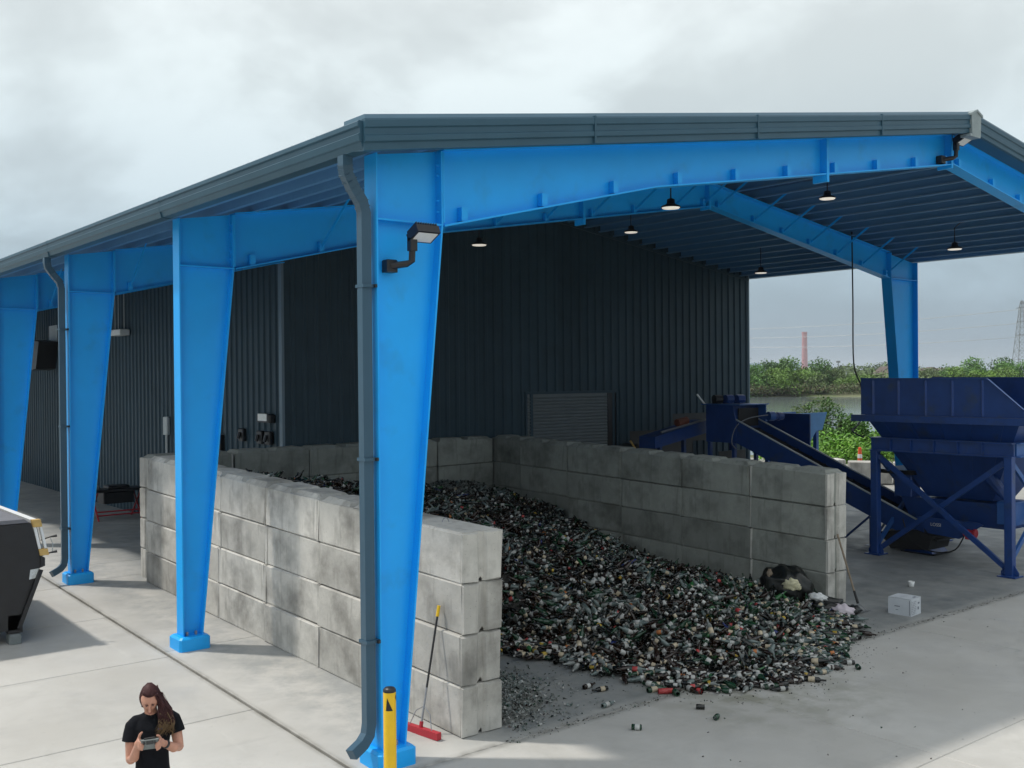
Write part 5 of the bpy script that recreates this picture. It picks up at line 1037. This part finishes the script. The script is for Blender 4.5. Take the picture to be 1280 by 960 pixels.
# ------------------------------------------------------------------ yard beyond: blocks, posts
for k, (x, y, a) in enumerate(((27.5, 12.0, -.92), (28.55, 10.75, -.88), (26.9, 13.4, -.6))):
    me = block_mesh(False, 1.5); o = place('concrete_block', me, None, (x, y, gz(y) - .05)); o.rotation_euler = (0, 0, a); o.scale = (1, 1.3, 1.3); tag(o, ['pale concrete barrier block in the yard, just left of the hopper leg', 'pale concrete barrier block in the yard behind the hopper leg', 'pale concrete barrier block farthest left in the yard, behind the belt conveyor'][k], 'concrete block')
for k, (x, y) in enumerate(((29.05, 12.55), (30.4, 11.4))):
    t = thing('delineator_post', ['orange delineator post behind the pale yard blocks, left of the hopper leg', 'orange delineator post behind the blocks, seen right of the hopper leg'][k], 'post', (x, y, gz(y)))
    obj('base', MB().lathe([(0, .22), (.05, .2), (.08, .08)], 12, (x, y, gz(y))), M['black'], t); obj('post', MB().lathe([(.05, .10), (.6, .09), (1.15, .06), (1.17, .0)], 12, (x, y, gz(y))), M['orange'], t); obj('band', MB().lathe([(.75, .088), (.9, .083)], 12, (x, y, gz(y))), M['white'], t)

# ------------------------------------------------------------------ the person with a remote controller
def remeshed(name, mb_, m_, parent, vox, smooth_it=6, loc=None):
    o = obj(name, mb_, m_, parent, loc=loc)
    r = o.modifiers.new('r', 'REMESH'); r.mode = 'VOXEL'; r.voxel_size = vox; r.use_smooth_shade = True
    s_ = o.modifiers.new('s', 'SMOOTH'); s_.factor = .5; s_.iterations = smooth_it
    dg = bpy.context.evaluated_depsgraph_get(); me = bpy.data.meshes.new_from_object(o.evaluated_get(dg)); me.name = name; o.modifiers.clear(); old = o.data; o.data = me; bpy.data.meshes.remove(old)
    if not me.materials: me.materials.append(m_)
    me.polygons.foreach_set('use_smooth', [True] * len(me.polygons)); return o
PX, PY = -2.86, -1.13; fw = Vector((CAMP.x - PX, CAMP.y - PY, 0)).normalized(); rt_ = Vector((-fw.y, fw.x, 0))
if rt_.dot(R) < 0: rt_ = -rt_
def W(x, f, z): return Vector((PX, PY, 0)) + rt_ * (x * .83 - .02) + fw * f + Vector((0, 0, z * 1.028))
per = thing('person', 'person in a black T-shirt with long brown hair looking down at a controller', 'person', (PX, PY, 0))
def loft(mb_, rings, n=20, power=2.0):
    """rings: (centre (x,f,z), half width, half depth, shear) in body axes"""
    o = len(mb_.v)
    for c, a, b_ in rings:
        for k in range(n):
            t = 2 * math.pi * k / n; cx_, sx_ = math.cos(t), math.sin(t); q = 2 / power
            mb_.v.append(tuple(W(c[0] + a * math.copysign(abs(cx_) ** q, cx_), c[1] + b_ * math.copysign(abs(sx_) ** q, sx_), c[2])))
    for i in range(len(rings) - 1):
        for k in range(n): mb_.f.append((o + i * n + k, o + i * n + (k + 1) % n, o + (i + 1) * n + (k + 1) % n, o + (i + 1) * n + k)); mb_.m.append(0)
    mb_.f.append(tuple(o + k for k in range(n))[::-1]); mb_.m.append(0); e = o + (len(rings) - 1) * n; mb_.f.append(tuple(e + k for k in range(n))); mb_.m.append(0)
    return mb_
# head in its own frame: x right, f forward, z up, tilted down
HC = Vector((-.02, .06, 1.572)); HT = math.radians(27)
def H(x, f, z):
    c, s_ = math.cos(HT), math.sin(HT); return W(HC.x + x, HC.y + f * c + z * s_, HC.z - f * s_ + z * c)
bd = MB()
n = 24; rows = 18; o0 = len(bd.v)
for i in range(rows + 1):
    ph = math.pi * i / rows
    for k in range(n):
        tt = 2 * math.pi * k / n; dx, df, dz = math.sin(ph) * math.sin(tt), math.sin(ph) * math.cos(tt), math.cos(ph)
        rx, rf, rz = .086, .095, .118
        if dz < 0: rx *= 1 + .26 * dz; rf *= 1 + .12 * dz
        x, f, z = dx * rx, df * rf, dz * rz
        if f > 0:
            f += .012 * math.exp(-((x / .02) ** 2 + ((z + .098) / .02) ** 2))            # chin
            f += .009 * math.exp(-((x / .05) ** 2 + ((z - .03) / .015) ** 2))             # brow
            f -= .010 * (math.exp(-(((x - .03) / .015) ** 2 + ((z - .008) / .012) ** 2)) + math.exp(-(((x + .03) / .015) ** 2 + ((z - .008) / .012) ** 2)))
            f += .006 * math.exp(-((abs(x) - .04) / .018) ** 2 - ((z + .025) / .02) ** 2)  # cheeks
        bd.v.append(tuple(H(x, f, z)))
for i in range(rows):
    for k in range(n): bd.f.append((o0 + i * n + k, o0 + (i + 1) * n + k, o0 + (i + 1) * n + (k + 1) % n, o0 + i * n + (k + 1) % n)); bd.m.append(0)
bd.tube([H(0, .094, .018), H(0, .108, -.012), H(0, .117, -.028), H(0, .100, -.038)], [.007, .011, .014, .008], 10)      # nose
bd.tube([H(-.02, .094, -.058), H(0, .101, -.057), H(.02, .094, -.058)], [.004, .0085, .004], 8)       # lips
for s_ in (-1, 1): bd.ball(tuple(H(s_ * .072, -.005, -.005)), (.014, .02, .03), 10)                 # ears
bd.tube([H(0, -.01, -.06), W(-.005, .012, 1.44), W(0, 0, 1.36)], [.054, .052, .07], 14)              # neck
loft(bd, [((0, 0, .92), .12, .09), ((0, 0, 1.10), .12, .09), ((0, 0, 1.30), .15, .09), ((0, 0, 1.40), .13, .07)])
arms = {-1: [(-.175, 0, 1.385), (-.205, .03, 1.25), (-.205, .06, 1.095), (-.175, .15, 1.135), (-.14, .275, 1.27)], 1: [(.19, 0, 1.405), (.235, .03, 1.28), (.255, .09, 1.165), (.205, .18, 1.19), (.10, .265, 1.265)]}
for s_, a in arms.items():
    bd.tube([W(*p_) for p_ in a], [.052, .047, .043, .041, .026], 14)
    bd.ball(tuple(W(*a[2])), .042, 10)
# hands: palm, four curled fingers and a thumb on each side of the controller
CC = Vector((-.025, .335, 1.30))
for s_ in (-1, 1):
    wr = Vector(arms[s_][-1]); pc = Vector((CC.x + s_ * .098, CC.y - .012, CC.z - .004 + (.012 if s_ < 0 else 0)))
    bd.tube([W(*wr), W(*(wr.lerp(pc, .6))), W(*pc)], [.026, .033, .028], 12)
    bd.ball(tuple(W(pc.x, pc.y - .005, pc.z)), (.026, .028, .036), 12)
    for q in range(4):
        zz = pc.z + .024 - q * .019; ln = (.92, 1.0, .95, .78)[q]
        bd.tube([W(pc.x + s_ * .004, pc.y + .014, zz), W(pc.x - s_ * .004, pc.y + .044 * ln, zz - .006), W(pc.x - s_ * .026 * ln, pc.y + .058 * ln, zz - .012), W(pc.x - s_ * .048 * ln, pc.y + .052 * ln, zz - .016)], [.0105, .0098, .009, .0075], 8)
    up_ = .03 if s_ < 0 else 0
    bd.tube([W(pc.x + s_ * .004, pc.y - .006, pc.z + .026), W(pc.x - s_ * .012, pc.y + .006, pc.z + .052 + up_ * .5), W(pc.x - s_ * .034, pc.y + .016, pc.z + .058 + up_)], [.0135, .0115, .009], 9)
for s_ in (-1, 1): bd.tube([W(s_ * .085, 0, .93), W(s_ * .09, .01, .52), W(s_ * .095, -.01, .28), W(s_ * .095, -.015, .08)], [.075, .052, .048, .035], 12)
body = remeshed('body', bd, M['skin'], per, .0062, 3)
sh = MB()
loft(sh, [((.005, 0, .90), .178, .125), ((.0, .0, 1.0), .166, .118), ((.0, .0, 1.12), .160, .116), ((0, .01, 1.25), .178, .122), ((.003, .008, 1.34), .188, .112), ((.005, 0, 1.39), .165, .090), ((.003, -.005, 1.425), .125, .075), ((.0, .0, 1.448), .075, .062)], 24, 2.3)
for s_, a in arms.items():
    p0, p1 = Vector(a[0]), Vector(a[1]); p1b = Vector((a[1][0], a[1][1], a[1][2])).lerp(Vector(a[2]), .12)
    sh.tube([W(*(p0 + Vector((-s_ * .09, 0, .012)))), W(*(p0 + Vector((-s_ * .03, 0, -.002)))), W(*p0.lerp(p1, .25)), W(*p0.lerp(p1, .65)), W(*p1b)], [.045, .057, .066, .070, .074], 16)
for k in range(26):       # soft folds
    r_ = random.Random(k); x = r_.uniform(-.15, .15); z = r_.uniform(.92, 1.25); sgn = 1 if x > 0 else -1
    sh.tube([W(x, .112 - abs(x) * .25, z), W(x - sgn * .03, .116 - abs(x) * .2, z + .05), W(x - sgn * .07, .108, z + .09)], [.003, .010, .003], 6)
shirt = remeshed('t_shirt', sh, M['shirt'], per, .0085, 5)
obj('neck_band', MB().tube([W(.062 * math.cos(t), .008 + .062 * math.sin(t), 1.432 - .014 * math.sin(t)) for t in np.linspace(0, 2 * math.pi, 19)], .008, 6), M['shirt'], per)
pr2 = MB(); pr2.add([W(.055, .136, 1.335), W(.105, .133, 1.335), W(.105, .131, 1.35), W(.055, .134, 1.35)], [(0, 1, 2, 3)]); obj('chest_print', pr2, mat('dark_blue_print', (.02, .05, .25), .7), per)
tr = MB(); loft(tr, [((0, 0, .80), .165, .115), ((0, 0, .88), .172, .12), ((0, 0, .955), .160, .11)], 20)
for s_ in (-1, 1): tr.tube([W(s_ * .085, 0, .86), W(s_ * .092, .012, .52), W(s_ * .096, 0, .3), W(s_ * .096, -.005, .07)], [.094, .070, .060, .058], 14)
remeshed('trousers', tr, M['jeans'], per, .012, 4)
for s_ in (-1, 1): obj('shoe', MB().tube([W(s_ * .096, -.06, .045), W(s_ * .098, .02, .055), W(s_ * .105, .12, .042), W(s_ * .108, .19, .035)], [.036, .044, .042, .026], 12), M['black'], per, smooth=True)
for s_ in (-1, 1):
    obj('eye', MB().ball(tuple(H(s_ * .029, .084, .005)), (.0095, .0095, .005), 10), M['black'], per, smooth=True)
    obj('eyebrow', MB().tube([H(s_ * .014, .098, .024), H(s_ * .03, .098, .029), H(s_ * .047, .088, .024)], [.003, .004, .002], 6), M['hair'], per)
obj('mouth', MB().tube([H(-.018, .0985, -.058), H(0, .1065, -.057), H(.018, .0985, -.058)], .0024, 5), mat('lip', (.30, .09, .09), .5), per)
# hair: a cap over the scalp plus locks blown to one side
cap_ = MB(); n = 28; rows = 14
for i in range(rows + 1):
    ph = math.pi * i / rows * .78
    for k in range(n):
        tt = 2 * math.pi * k / n; dx, df, dz = math.sin(ph) * math.sin(tt), math.sin(ph) * math.cos(tt), math.cos(ph)
        lim = 1.0; g_ = .007 * math.sin(tt * 9 + i * .5) * math.sin(ph)
        z = dz * .130; f = df * .106; x = dx * (.100 + g_ * .5)
        if df > .1 and dz < .55: f = df * .085; z = max(z, .055); x = dx * .07
        cap_.v.append(tuple(H(x, f - .008, z + .004)))
for i in range(rows):
    for k in range(n): cap_.f.append((i * n + k, (i + 1) * n + k, (i + 1) * n + (k + 1) % n, i * n + (k + 1) % n)); cap_.m.append(0)
hair = obj('hair', cap_, M['hair'], per, smooth=True)
def locks(nm, m_, specs, seed, r0):
    rr = random.Random(seed); mb_ = MB()
    for _ in range(specs):
        a = rr.uniform(-.5, 1.0); st = H(.035 + rr.uniform(-.03, .04), rr.uniform(-.06, .06), .096 - rr.uniform(0, .06))
        mid = H(.098 + rr.uniform(-.02, .03), .0 + rr.uniform(-.05, .05), -.01 + rr.uniform(-.02, .03))
        nk = W(.125 + rr.uniform(-.07, .07), .09 + rr.uniform(-.05, .05), 1.46 + rr.uniform(-.02, .02))
        e1 = W(.15 + rr.uniform(-.09, .07), .135 + rr.uniform(-.03, .02), 1.39 + rr.uniform(-.02, .02))
        e2 = W(.13 + rr.uniform(-.11, .10), .15 + rr.uniform(-.01, .02), 1.31 + rr.uniform(-.04, .04))
        pts = [st, mid, nk, e1, e2]; w0, w1 = specs_range
        seg = pts[w0:w1 + 1]; rad = [r0, r0 * 1.1, r0, r0 * .75, r0 * .15][w0:w1 + 1]; mb_.tube(seg, rad, 5)
    o = obj(nm, mb_, m_, hair, smooth=True); o['kind'] = 'stuff'
specs_range = (0, 3); locks('hair_locks', M['hair'], 230, 3, .0058)
specs_range = (2, 4); locks('hair_ends', M['hair2'], 90, 4, .004)
rr = random.Random(11); mb_ = MB()
for k in range(40):       # hair drawn back over the crown, and a few strands down the near side
    x = -.07 + .14 * k / 39; mb_.tube([H(x * .95, .075 - abs(x) * .4, .088), H(x * .85, .03, .125 - abs(x) * .35), H(x * .6, -.04, .128 - abs(x) * .3), H(x * .3, -.10, .08)], .0055, 5)
for k in range(9): mb_.tube([H(-.075, rr.uniform(-.04, .03), .06), H(-.082, rr.uniform(-.03, .03), .0), H(-.074, rr.uniform(-.03, .02), -.06)], .004, 5)
for k in range(7): mb_.tube([H(.06, 0, .08), H(.12 + rr.uniform(-.01, .01), -.02, .03), W(.15 + rr.uniform(-.01, .02), .02, 1.50), W(.185 + rr.uniform(-.02, .01), .03, 1.45)], .002, 4)
o = obj('hair_strands', mb_, M['hair'], hair, smooth=True); o['kind'] = 'stuff'
obj('hair_clip', MB().tube([H(.060, .045, .085), H(.072, .03, .078)], .006, 6), mat('pinkish_clip', (.45, .3, .33), .4), hair)
wr = Vector(arms[1][-1]).lerp(Vector(arms[1][-2]), .28); wd = (Vector(arms[1][-2]) - Vector(arms[1][-1])).normalized()
obj('wristband', MB().tube([W(*(wr - wd * .012)), W(*(wr + wd * .012))], .0345, 14), M['black'], per, smooth=True)
rc = thing('remote_controller', 'grey remote controller held in both hands by the person', 'controller', W(*CC))
def K(x, f, z): return W(CC.x + x, CC.y + .02 + f, CC.z + z)
rc_b = MB(); rc_b.add([K(x, f + (z * .5), z) for x in (-.078, .078) for f in (-.018, .018) for z in (-.045, .04)], [(0, 1, 3, 2), (4, 6, 7, 5), (0, 4, 5, 1), (2, 3, 7, 6), (0, 2, 6, 4), (1, 5, 7, 3)])
fixn(obj('shell', rc_b, M['grey_plastic'], rc))
obj('screen', MB().add([K(-.03, .020 + .0, -.0), K(.035, .020, 0), K(.035, .038, .034), K(-.03, .038, .034)], [(0, 1, 2, 3)]), M['winglass'], rc)
for s_ in (-1, 1):
    obj('control_stick', MB().tube([K(s_ * .05, .02, .012), K(s_ * .05, .048, .026)], [.012, .008], 8), M['black'], rc); obj('side_grip', MB().tube([K(s_ * .074, .0, .035), K(s_ * .082, -.004, -.04)], .013, 8), M['grey_plastic'], rc)
obj('aerial', MB().tube([K(-.05, .01, .045), K(.05, .01, .05)], .007, 6), M['black'], rc)

# ------------------------------------------------------------------ vegetation
CX, CY = CAMP.x, CAMP.y
def pp(px, d): s_ = (px - 640) / 1298.5; return CX + d * (F.x + s_ * R.x), CY + d * (F.y + s_ * R.y)
def leafcloud(centres, radii, n, size, flat=.0, seed=0, up=0.35):
    """small leaf quads spread through clumps; denser to each clump's shell"""
    g_ = np.random.default_rng(seed); c = np.array(centres); r = np.array(radii); vol = (r[:, 0] * r[:, 1] * r[:, 2]) ** .7; k = g_.choice(len(c), n, p=vol / vol.sum())
    d = g_.normal(size=(n, 3)); d /= np.linalg.norm(d, axis=1)[:, None]; rad = g_.random(n) ** .38; p_ = c[k] + d * r[k] * rad[:, None] * (1 + .12 * g_.normal(size=(n, 1)))
    nrm = d * .6 + g_.normal(size=(n, 3)) * .7; nrm[:, 2] += up; nrm /= np.linalg.norm(nrm, axis=1)[:, None]
    a = np.cross(nrm, g_.normal(size=(n, 3))); a /= np.linalg.norm(a, axis=1)[:, None]; b_ = np.cross(nrm, a); s_ = size * g_.uniform(.5, 1.3, (n, 1))
    v = np.stack([p_ - a * s_, p_ - b_ * s_ * .5, p_ + a * s_, p_ + b_ * s_ * .5], 1).reshape(-1, 3); f = np.arange(4 * n).reshape(-1, 4); return v, f
def crown_mesh(name, seed, w_, h, n, size, m_, base=.12, nclump=11):
    g_ = random.Random(seed); cs, rs = [], []
    for i in range(nclump):
        t = g_.random(); z = h * (base + (1 - base) * (t ** .8) * .86); env = math.sin(math.pi * min(.98, (z / h - base) / (1 - base) * .80 + .17)) ** .6
        a = g_.uniform(0, 6.28); q = g_.random() ** .5 * w_ * .5 * env * .75; rr_ = w_ * g_.uniform(.09, .27); cs.append((q * math.cos(a), q * math.sin(a), z)); rs.append((rr_, rr_, rr_ * g_.uniform(.6, .85)))
    v, f = leafcloud(cs, rs, n, size, seed=seed); me = bulk_mesh(name, [v], [f], [np.zeros(len(f))], [m_]); return me, cs
def tree(name, label, cat, x, y, z, seed, w_, h, n, size, m_, group=None, base=.12, cache={}):
    t = thing(name, label, cat, (x, y, z), group); key = (name, seed, w_, h, n)
    if key not in cache: cache[key] = crown_mesh('crown', seed, w_, h, n, size, m_, base)
    me, cs = cache[key]; c = place('crown', me, t, (x, y, z))
    tm = MB(); tm.tube([(x, y, z - .2), (x + .05 * w_ * .2, y, z + h * .35), (x, y, z + h * .75)], [h * .03, h * .02, h * .006], 7)
    for q in cs[:7]: tm.tube([(x, y, z + q[2] * .45), (x + q[0] * .6, y + q[1] * .6, z + q[2] * .8), (x + q[0], y + q[1], z + q[2])], [h * .012, h * .008, h * .003], 5)
    obj('trunk', tm, M['bark'], t); return t
TL = [(932, 452, 238, 15, 'leaf', 'dark green tree on the far bank right beside the building corner'), (952, 452, 243, 13, 'leaf', 'round green tree on the far bank, second from the building corner'), (975, 449, 246, 13, 'leaf', 'tall green tree on the far bank left of the pink chimney'), (990, 463, 236, 11, 'leaf2', 'light green bushy tree on the far bank below the chimney'),
      (1010, 450, 248, 12, 'leaf', 'dark green tree on the far bank right below the pink chimney'), (962, 466, 235, 10, 'leaf2', 'bright low tree on the far bank near the building'), (1030, 457, 252, 12, 'olive', 'grey green tree on the far bank right of the chimney'), (1022, 470, 237, 10, 'olive', 'low olive bush on the far bank in the middle of the gap'),
      (1044, 466, 250, 9, 'olive', 'small olive tree on the far bank where the tree line drops'), (1062, 472, 242, 11, 'leaf2', 'low yellow green bush on the far bank behind the hanging cable'), (1082, 474, 245, 10, 'leaf2', 'low bush on the far bank just left of the hopper'),
      (1198, 451, 262, 13, 'leaf', 'dark green tree above the hopper edge, left of the far right group'), (1218, 452, 268, 12, 'leaf', 'dark green tree above the hopper, second of the far right group'), (1238, 455, 262, 12, 'leaf', 'dark green tree above the hopper, third of the far right group'), (1262, 454, 266, 13, 'leaf', 'dark green tree above the hopper near the pylon'), (1285, 453, 262, 13, 'leaf', 'dark green tree at the right edge below the pylon'),
      (1206, 463, 246, 9, 'leaf2', 'yellow green bush above the hopper rim'), (1228, 465, 244, 9, 'leaf2', 'small yellow green bush above the hopper, right of the other'), (1262, 464, 244, 11, 'leaf2', 'wide yellow green bush above the sloping hopper edge'), (1150, 464, 300, 11, 'olive', 'grey green tree above the hopper, right of the blue column'), (1178, 463, 290, 10, 'olive', 'grey green tree before the brown roofed building')]
for k, (px, ty, d, w_, m_, lb) in enumerate(TL):
    x, y = pp(px, d); zt_ = 4.3 + (468.5 - .0045 * (px - 1000) - ty) / 1298.5 * d; z0 = .2; h = zt_ - z0
    tree('bank_tree', lb, 'tree', x, y, z0, k, w_, h, 4600, .30, M[m_], 'trees on the far bank', base=.02)
for k, (px, ty, d) in enumerate(((1072, 463, 520), (1092, 460, 560), (1112, 458, 620), (1135, 461, 600), (1052, 464, 540), (1125, 462, 480))):
    x, y = pp(px, d); zt_ = 4.3 + (468 - ty) / 1298.5 * d
    tree('distant_tree', ['hazy tree far away above the left hopper corner', 'hazy tree far away left of the tan house', 'hazy tall tree far away behind the tan house', 'hazy tree far away right of the blue column', 'hazy tree far away left of the hanging cable', 'hazy tree far away in front of the blue column'][k], 'tree', x, y, .3, 50 + k, 24, zt_ - .3, 1600, .8, M['olive'], 'distant trees', base=.02)
# brownish reeds and undergrowth along the far shore, one mass
g_ = np.random.default_rng(5); n = 420; pxs = g_.uniform(925, 1290, n); ds = g_.uniform(231, 247, n); cs = [(*pp(a, b_), 1.0) for a, b_ in zip(pxs, ds)]; rs = [(2.2, 2.2, q) for q in g_.uniform(.6, 1.5, n)]
v, f = leafcloud(cs, rs, 34000, .27, seed=6); mi = (g_.random(len(f)) < .4).astype(int)
tag(place('shore_scrub', bulk_mesh('shore_scrub', [v], [f], [mi], [M['brownbank'], M['olive']]), None, (0, 0, 0)), 'brownish scrub and reeds along the far shore of the pond', 'scrub', kind='stuff')
n = 500; pxs = g_.uniform(1040, 1200, n); ds = g_.uniform(265, 520, n); cs = [(*pp(a, b_), 1.5) for a, b_ in zip(pxs, ds)]; rs = [(5, 5, q) for q in g_.uniform(1.5, 4.2, n)]
v, f = leafcloud(cs, rs, 15000, .7, seed=8); tag(place('distant_wood', bulk_mesh('distant_wood', [v], [f], [np.zeros(len(f))], [M['olive']]), None, (0, 0, 0)), 'low distant woodland filling the gap in the tree line', 'wood', kind='stuff')
# near reeds and the shrub behind the yard
n = 340; pxs = g_.uniform(960, 1330, n); ds = g_.uniform(46.5, 60, n); cs = [(*pp(a, b_), ground_z(*pp(a, b_)) + .55) for a, b_ in zip(pxs, ds)]; rs = [(.95, .95, q) for q in g_.uniform(.55, 1.0, n)]
v, f = leafcloud(cs, rs, 60000, .095, seed=9, up=.7); mi = g_.choice(3, len(f), p=[.55, .3, .15])
tag(place('reed_bed', bulk_mesh('reed_bed', [v], [f], [mi], [M['reed'], M['leaf2'], M['leaf']]), None, (0, 0, 0)), 'bright green reeds growing between the yard and the pond', 'reeds', kind='stuff')
def openbush(px, d, top, w_, lab, seed, m_='leaf', n=2600):
    x, y = pp(px, d); z0 = ground_z(x, y); rr = random.Random(seed); t = thing('shrub', lab, 'shrub', (x, y, z0)); tm = MB(); cs, rs = [], []
    for i in range(11):
        a = rr.uniform(-1, 1); hh_ = (top - z0) * rr.uniform(.45, 1.0) * (1 - .3 * abs(a)); ex, ey = x + R.x * a * w_ / 2 + rr.uniform(-.4, .4), y + R.y * a * w_ / 2 + rr.uniform(-.4, .4)
        tm.tube([(x, y, z0), ((x + ex) / 2, (y + ey) / 2, z0 + hh_ * .55), (ex, ey, z0 + hh_)], [.05, .03, .012], 5)
        for q in range(4): u = .45 + .18 * q; cs.append((x + (ex - x) * u + rr.uniform(-.15, .15), y + (ey - y) * u + rr.uniform(-.15, .15), z0 + hh_ * u + .05)); q_ = rr.uniform(.16, .34); rs.append((q_ * 1.3, q_ * 1.3, q_))
    obj('stems', tm, M['bark'], t); v, f = leafcloud(cs, rs, n, .075, seed=seed, up=.5); place('leaves', bulk_mesh('leaves', [v], [f], [np.zeros(len(f))], [M[m_]]), t, (0, 0, 0))
openbush(1028, 52, 3.25, 2.6, 'open branching shrub standing out of the reeds against the pond', 3); openbush(998, 53, 2.9, 2.8, 'pale leafed shrub in the reeds just right of the conveyor head', 7, 'olive'); openbush(1072, 50, 2.35, 3.2, 'low dark shrub in the reeds left of the hopper rim', 12, 'leaf', 3600); openbush(1050, 51, 2.5, 1.8, 'small shrub right of the branching one', 15)
# chimney, pylon, wires, poles, houses far off
x, y = pp(1006, 1500); t = thing('chimney', 'tall pinkish brick chimney rising behind the far trees', 'chimney', (x, y, 0)); obj('stack', MB().lathe([(0, 4.6), (50, 3.7), (62, 3.6), (64.5, 3.9), (66, 3.9), (66, 3.0)], 20, (x, y, 0)), M['brick'], t); obj('plinth', MB().box(x - 7, x + 7, y - 7, y + 7, 0, 12), M['brick'], t)
x, y = pp(1278, 600); t = thing('pylon', 'grey lattice electricity pylon at the right edge of the view', 'pylon', (x, y, 0)); T = 46
def pw_(z): return 4.2 * (1 - z / T) ** 1.0 + .75 if z < T else .4
lat = MB(); zs = [0, 6, 12, 17, 22, 26.5, 30.5, 34, 37, 40, 43, 46]
for a, b_ in zip(zs[:-1], zs[1:]):
    for i in range(4):
        c0 = [(-1, -1), (1, -1), (1, 1), (-1, 1)]; p0 = c0[i]; p1 = c0[(i + 1) % 4]; wa, wb = pw_(a), pw_(b_)
        lat.quadslab((x + p0[0] * wa, y + p0[1] * wa, a), (x + p0[0] * wb, y + p0[1] * wb, b_), .28, .28); lat.quadslab((x + p0[0] * wa, y + p0[1] * wa, a), (x + p1[0] * wb, y + p1[1] * wb, b_), .14, .14)
        lat.quadslab((x + p1[0] * wa, y + p1[1] * wa, a), (x + p0[0] * wb, y + p0[1] * wb, b_), .14, .14); lat.quadslab((x + p0[0] * wa, y + p0[1] * wa, a), (x + p1[0] * wa, y + p1[1] * wa, a), .14, .14)
q = obj('lattice', lat, M['steel'], t); q['kind'] = 'stuff'
for z in (26, 34, 42):
    obj('cross_arm', MB().quadslab((x - R.x * 1, y - R.y * 1, z), (x - R.x * 0 + F.x * 6.5, y + F.y * 6.5, z), .4, .4).quadslab((x, y, z), (x - F.x * 6.5, y - F.y * 6.5, z), .4, .4), M['steel'], t)
for k, (z, zz) in enumerate(((42, 26), (34, 20.5), (26, 15))):
    for s_ in (-1, 1):
        a = Vector((x + F.x * 6.5 * s_, y + F.y * 6.5 * s_, z - 1)); x2, y2 = pp(820, 760 + s_ * 7); b_ = Vector((x2, y2, zz + 12)); pts = []
        for i in range(13): u = i / 12; p_ = a.lerp(b_, u); p_.z -= 26 * u * (1 - u) * .55; pts.append(p_)
        o = obj('power_line', MB().tube(pts, .07, 4), M['steel'], loc=a); tag(o, ['top', 'middle', 'lowest'][k] + ' power line running left from the pylon, on its ' + ('far' if s_ > 0 else 'near') + ' side', 'power line', 'power lines')
for k, (px, ty, d) in enumerate(((1048, 451, 420), (1038, 464, 330), (1058, 464, 330), (1068, 465, 330))):
    x, y = pp(px, d); zt_ = 4.3 + (468 - ty) / 1298.5 * d; t = thing('lamp_mast', ['tall dark mast with a head frame above the tree gap', 'thin pale pole in the tree gap, leftmost', 'thin pale pole in the tree gap, middle', 'thin pale pole in the tree gap, rightmost beside the cable'][k], 'pole', (x, y, 0)); obj('pole', MB().lathe([(0, .28), (zt_, .16)], 8, (x, y, 0)), M['steel'] if k == 0 else M['galv'], t); obj('head', MB().box(x - 1.0, x + 1.0, y - .3, y + .3, zt_ - .8, zt_) if k == 0 else MB().box(x - .4, x + .4, y - .2, y + .2, zt_ - .2, zt_), M['steel'], t)
def house(px, d, w_, dep, eave, ridge, lab, along=True):
    x, y = pp(px, d); t = thing('house', lab, 'house', (x, y, 0)); a = math.atan2(R.y, R.x) + (0 if along else math.pi / 2)
    def Q(u, v_, z): return (x + math.cos(a) * u - math.sin(a) * v_, y + math.sin(a) * u + math.cos(a) * v_, z)
    v = [Q(u, v_, z) for u, v_, z in ((-w_, -dep, 0), (w_, -dep, 0), (w_, dep, 0), (-w_, dep, 0), (-w_, -dep, eave), (w_, -dep, eave), (w_, dep, eave), (-w_, dep, eave), (-w_, 0, ridge - .3), (w_, 0, ridge - .3))]
    obj('wall', MB().add(v, [(0, 1, 5, 4), (1, 2, 6, 9, 5), (2, 3, 7, 6), (3, 0, 4, 8, 7)]), M['tan'], t)
    for s_ in (-1, 1):
        v = [Q(-w_ - .5, 0, ridge), Q(w_ + .5, 0, ridge), Q(w_ + .5, s_ * (dep + .6), eave - .3), Q(-w_ - .5, s_ * (dep + .6), eave - .3)]; v += [(a_, b_, c_ - .25) for a_, b_, c_ in v]
        fixn(obj('roof', MB().add(v, [(0, 1, 2, 3), (7, 6, 5, 4)] + [(i, (i + 1) % 4, 4 + (i + 1) % 4, 4 + i) for i in range(4)]), M['shingle'], t))
    for u in (-.5, .5): obj('window', MB().add([Q(u * w_ - .6, -dep - .03, eave * .45), Q(u * w_ + .6, -dep - .03, eave * .45), Q(u * w_ + .6, -dep - .03, eave * .8), Q(u * w_ - .6, -dep - .03, eave * .8)], [(0, 1, 2, 3)]), M['winglass'], t)
house(1106, 400, 4.2, 3.2, 4.4, 7.2, 'tan house with a gabled roof just left of the far blue column', False); house(1163, 460, 3.6, 3.2, 4.8, 7.2, 'pale gabled house end in front of the long brown roof', False); house(1160, 500, 10, 3, 5.9, 7.0, 'long low building with a brown roof behind the hopper')

# ------------------------------------------------------------------ thin air haze over the far land
hm = bpy.data.materials.new('air_haze'); hm.use_nodes = True; t_ = hm.node_tree; t_.nodes.clear(); pv = N(t_, 'ShaderNodeVolumePrincipled'); pv.inputs['Color'].default_value = (.86, .92, 1, 1); pv.inputs['Density'].default_value = .00019; pv.inputs['Anisotropy'].default_value = .2
ou = N(t_, 'ShaderNodeOutputMaterial'); t_.links.new(pv.outputs[0], ou.inputs['Volume'])
hb_ = obj('haze', MB().box(-5100, 5100, -5100, 5100, -3.2, 75), hm); hb_['kind'] = 'stuff'; fixn(hb_)
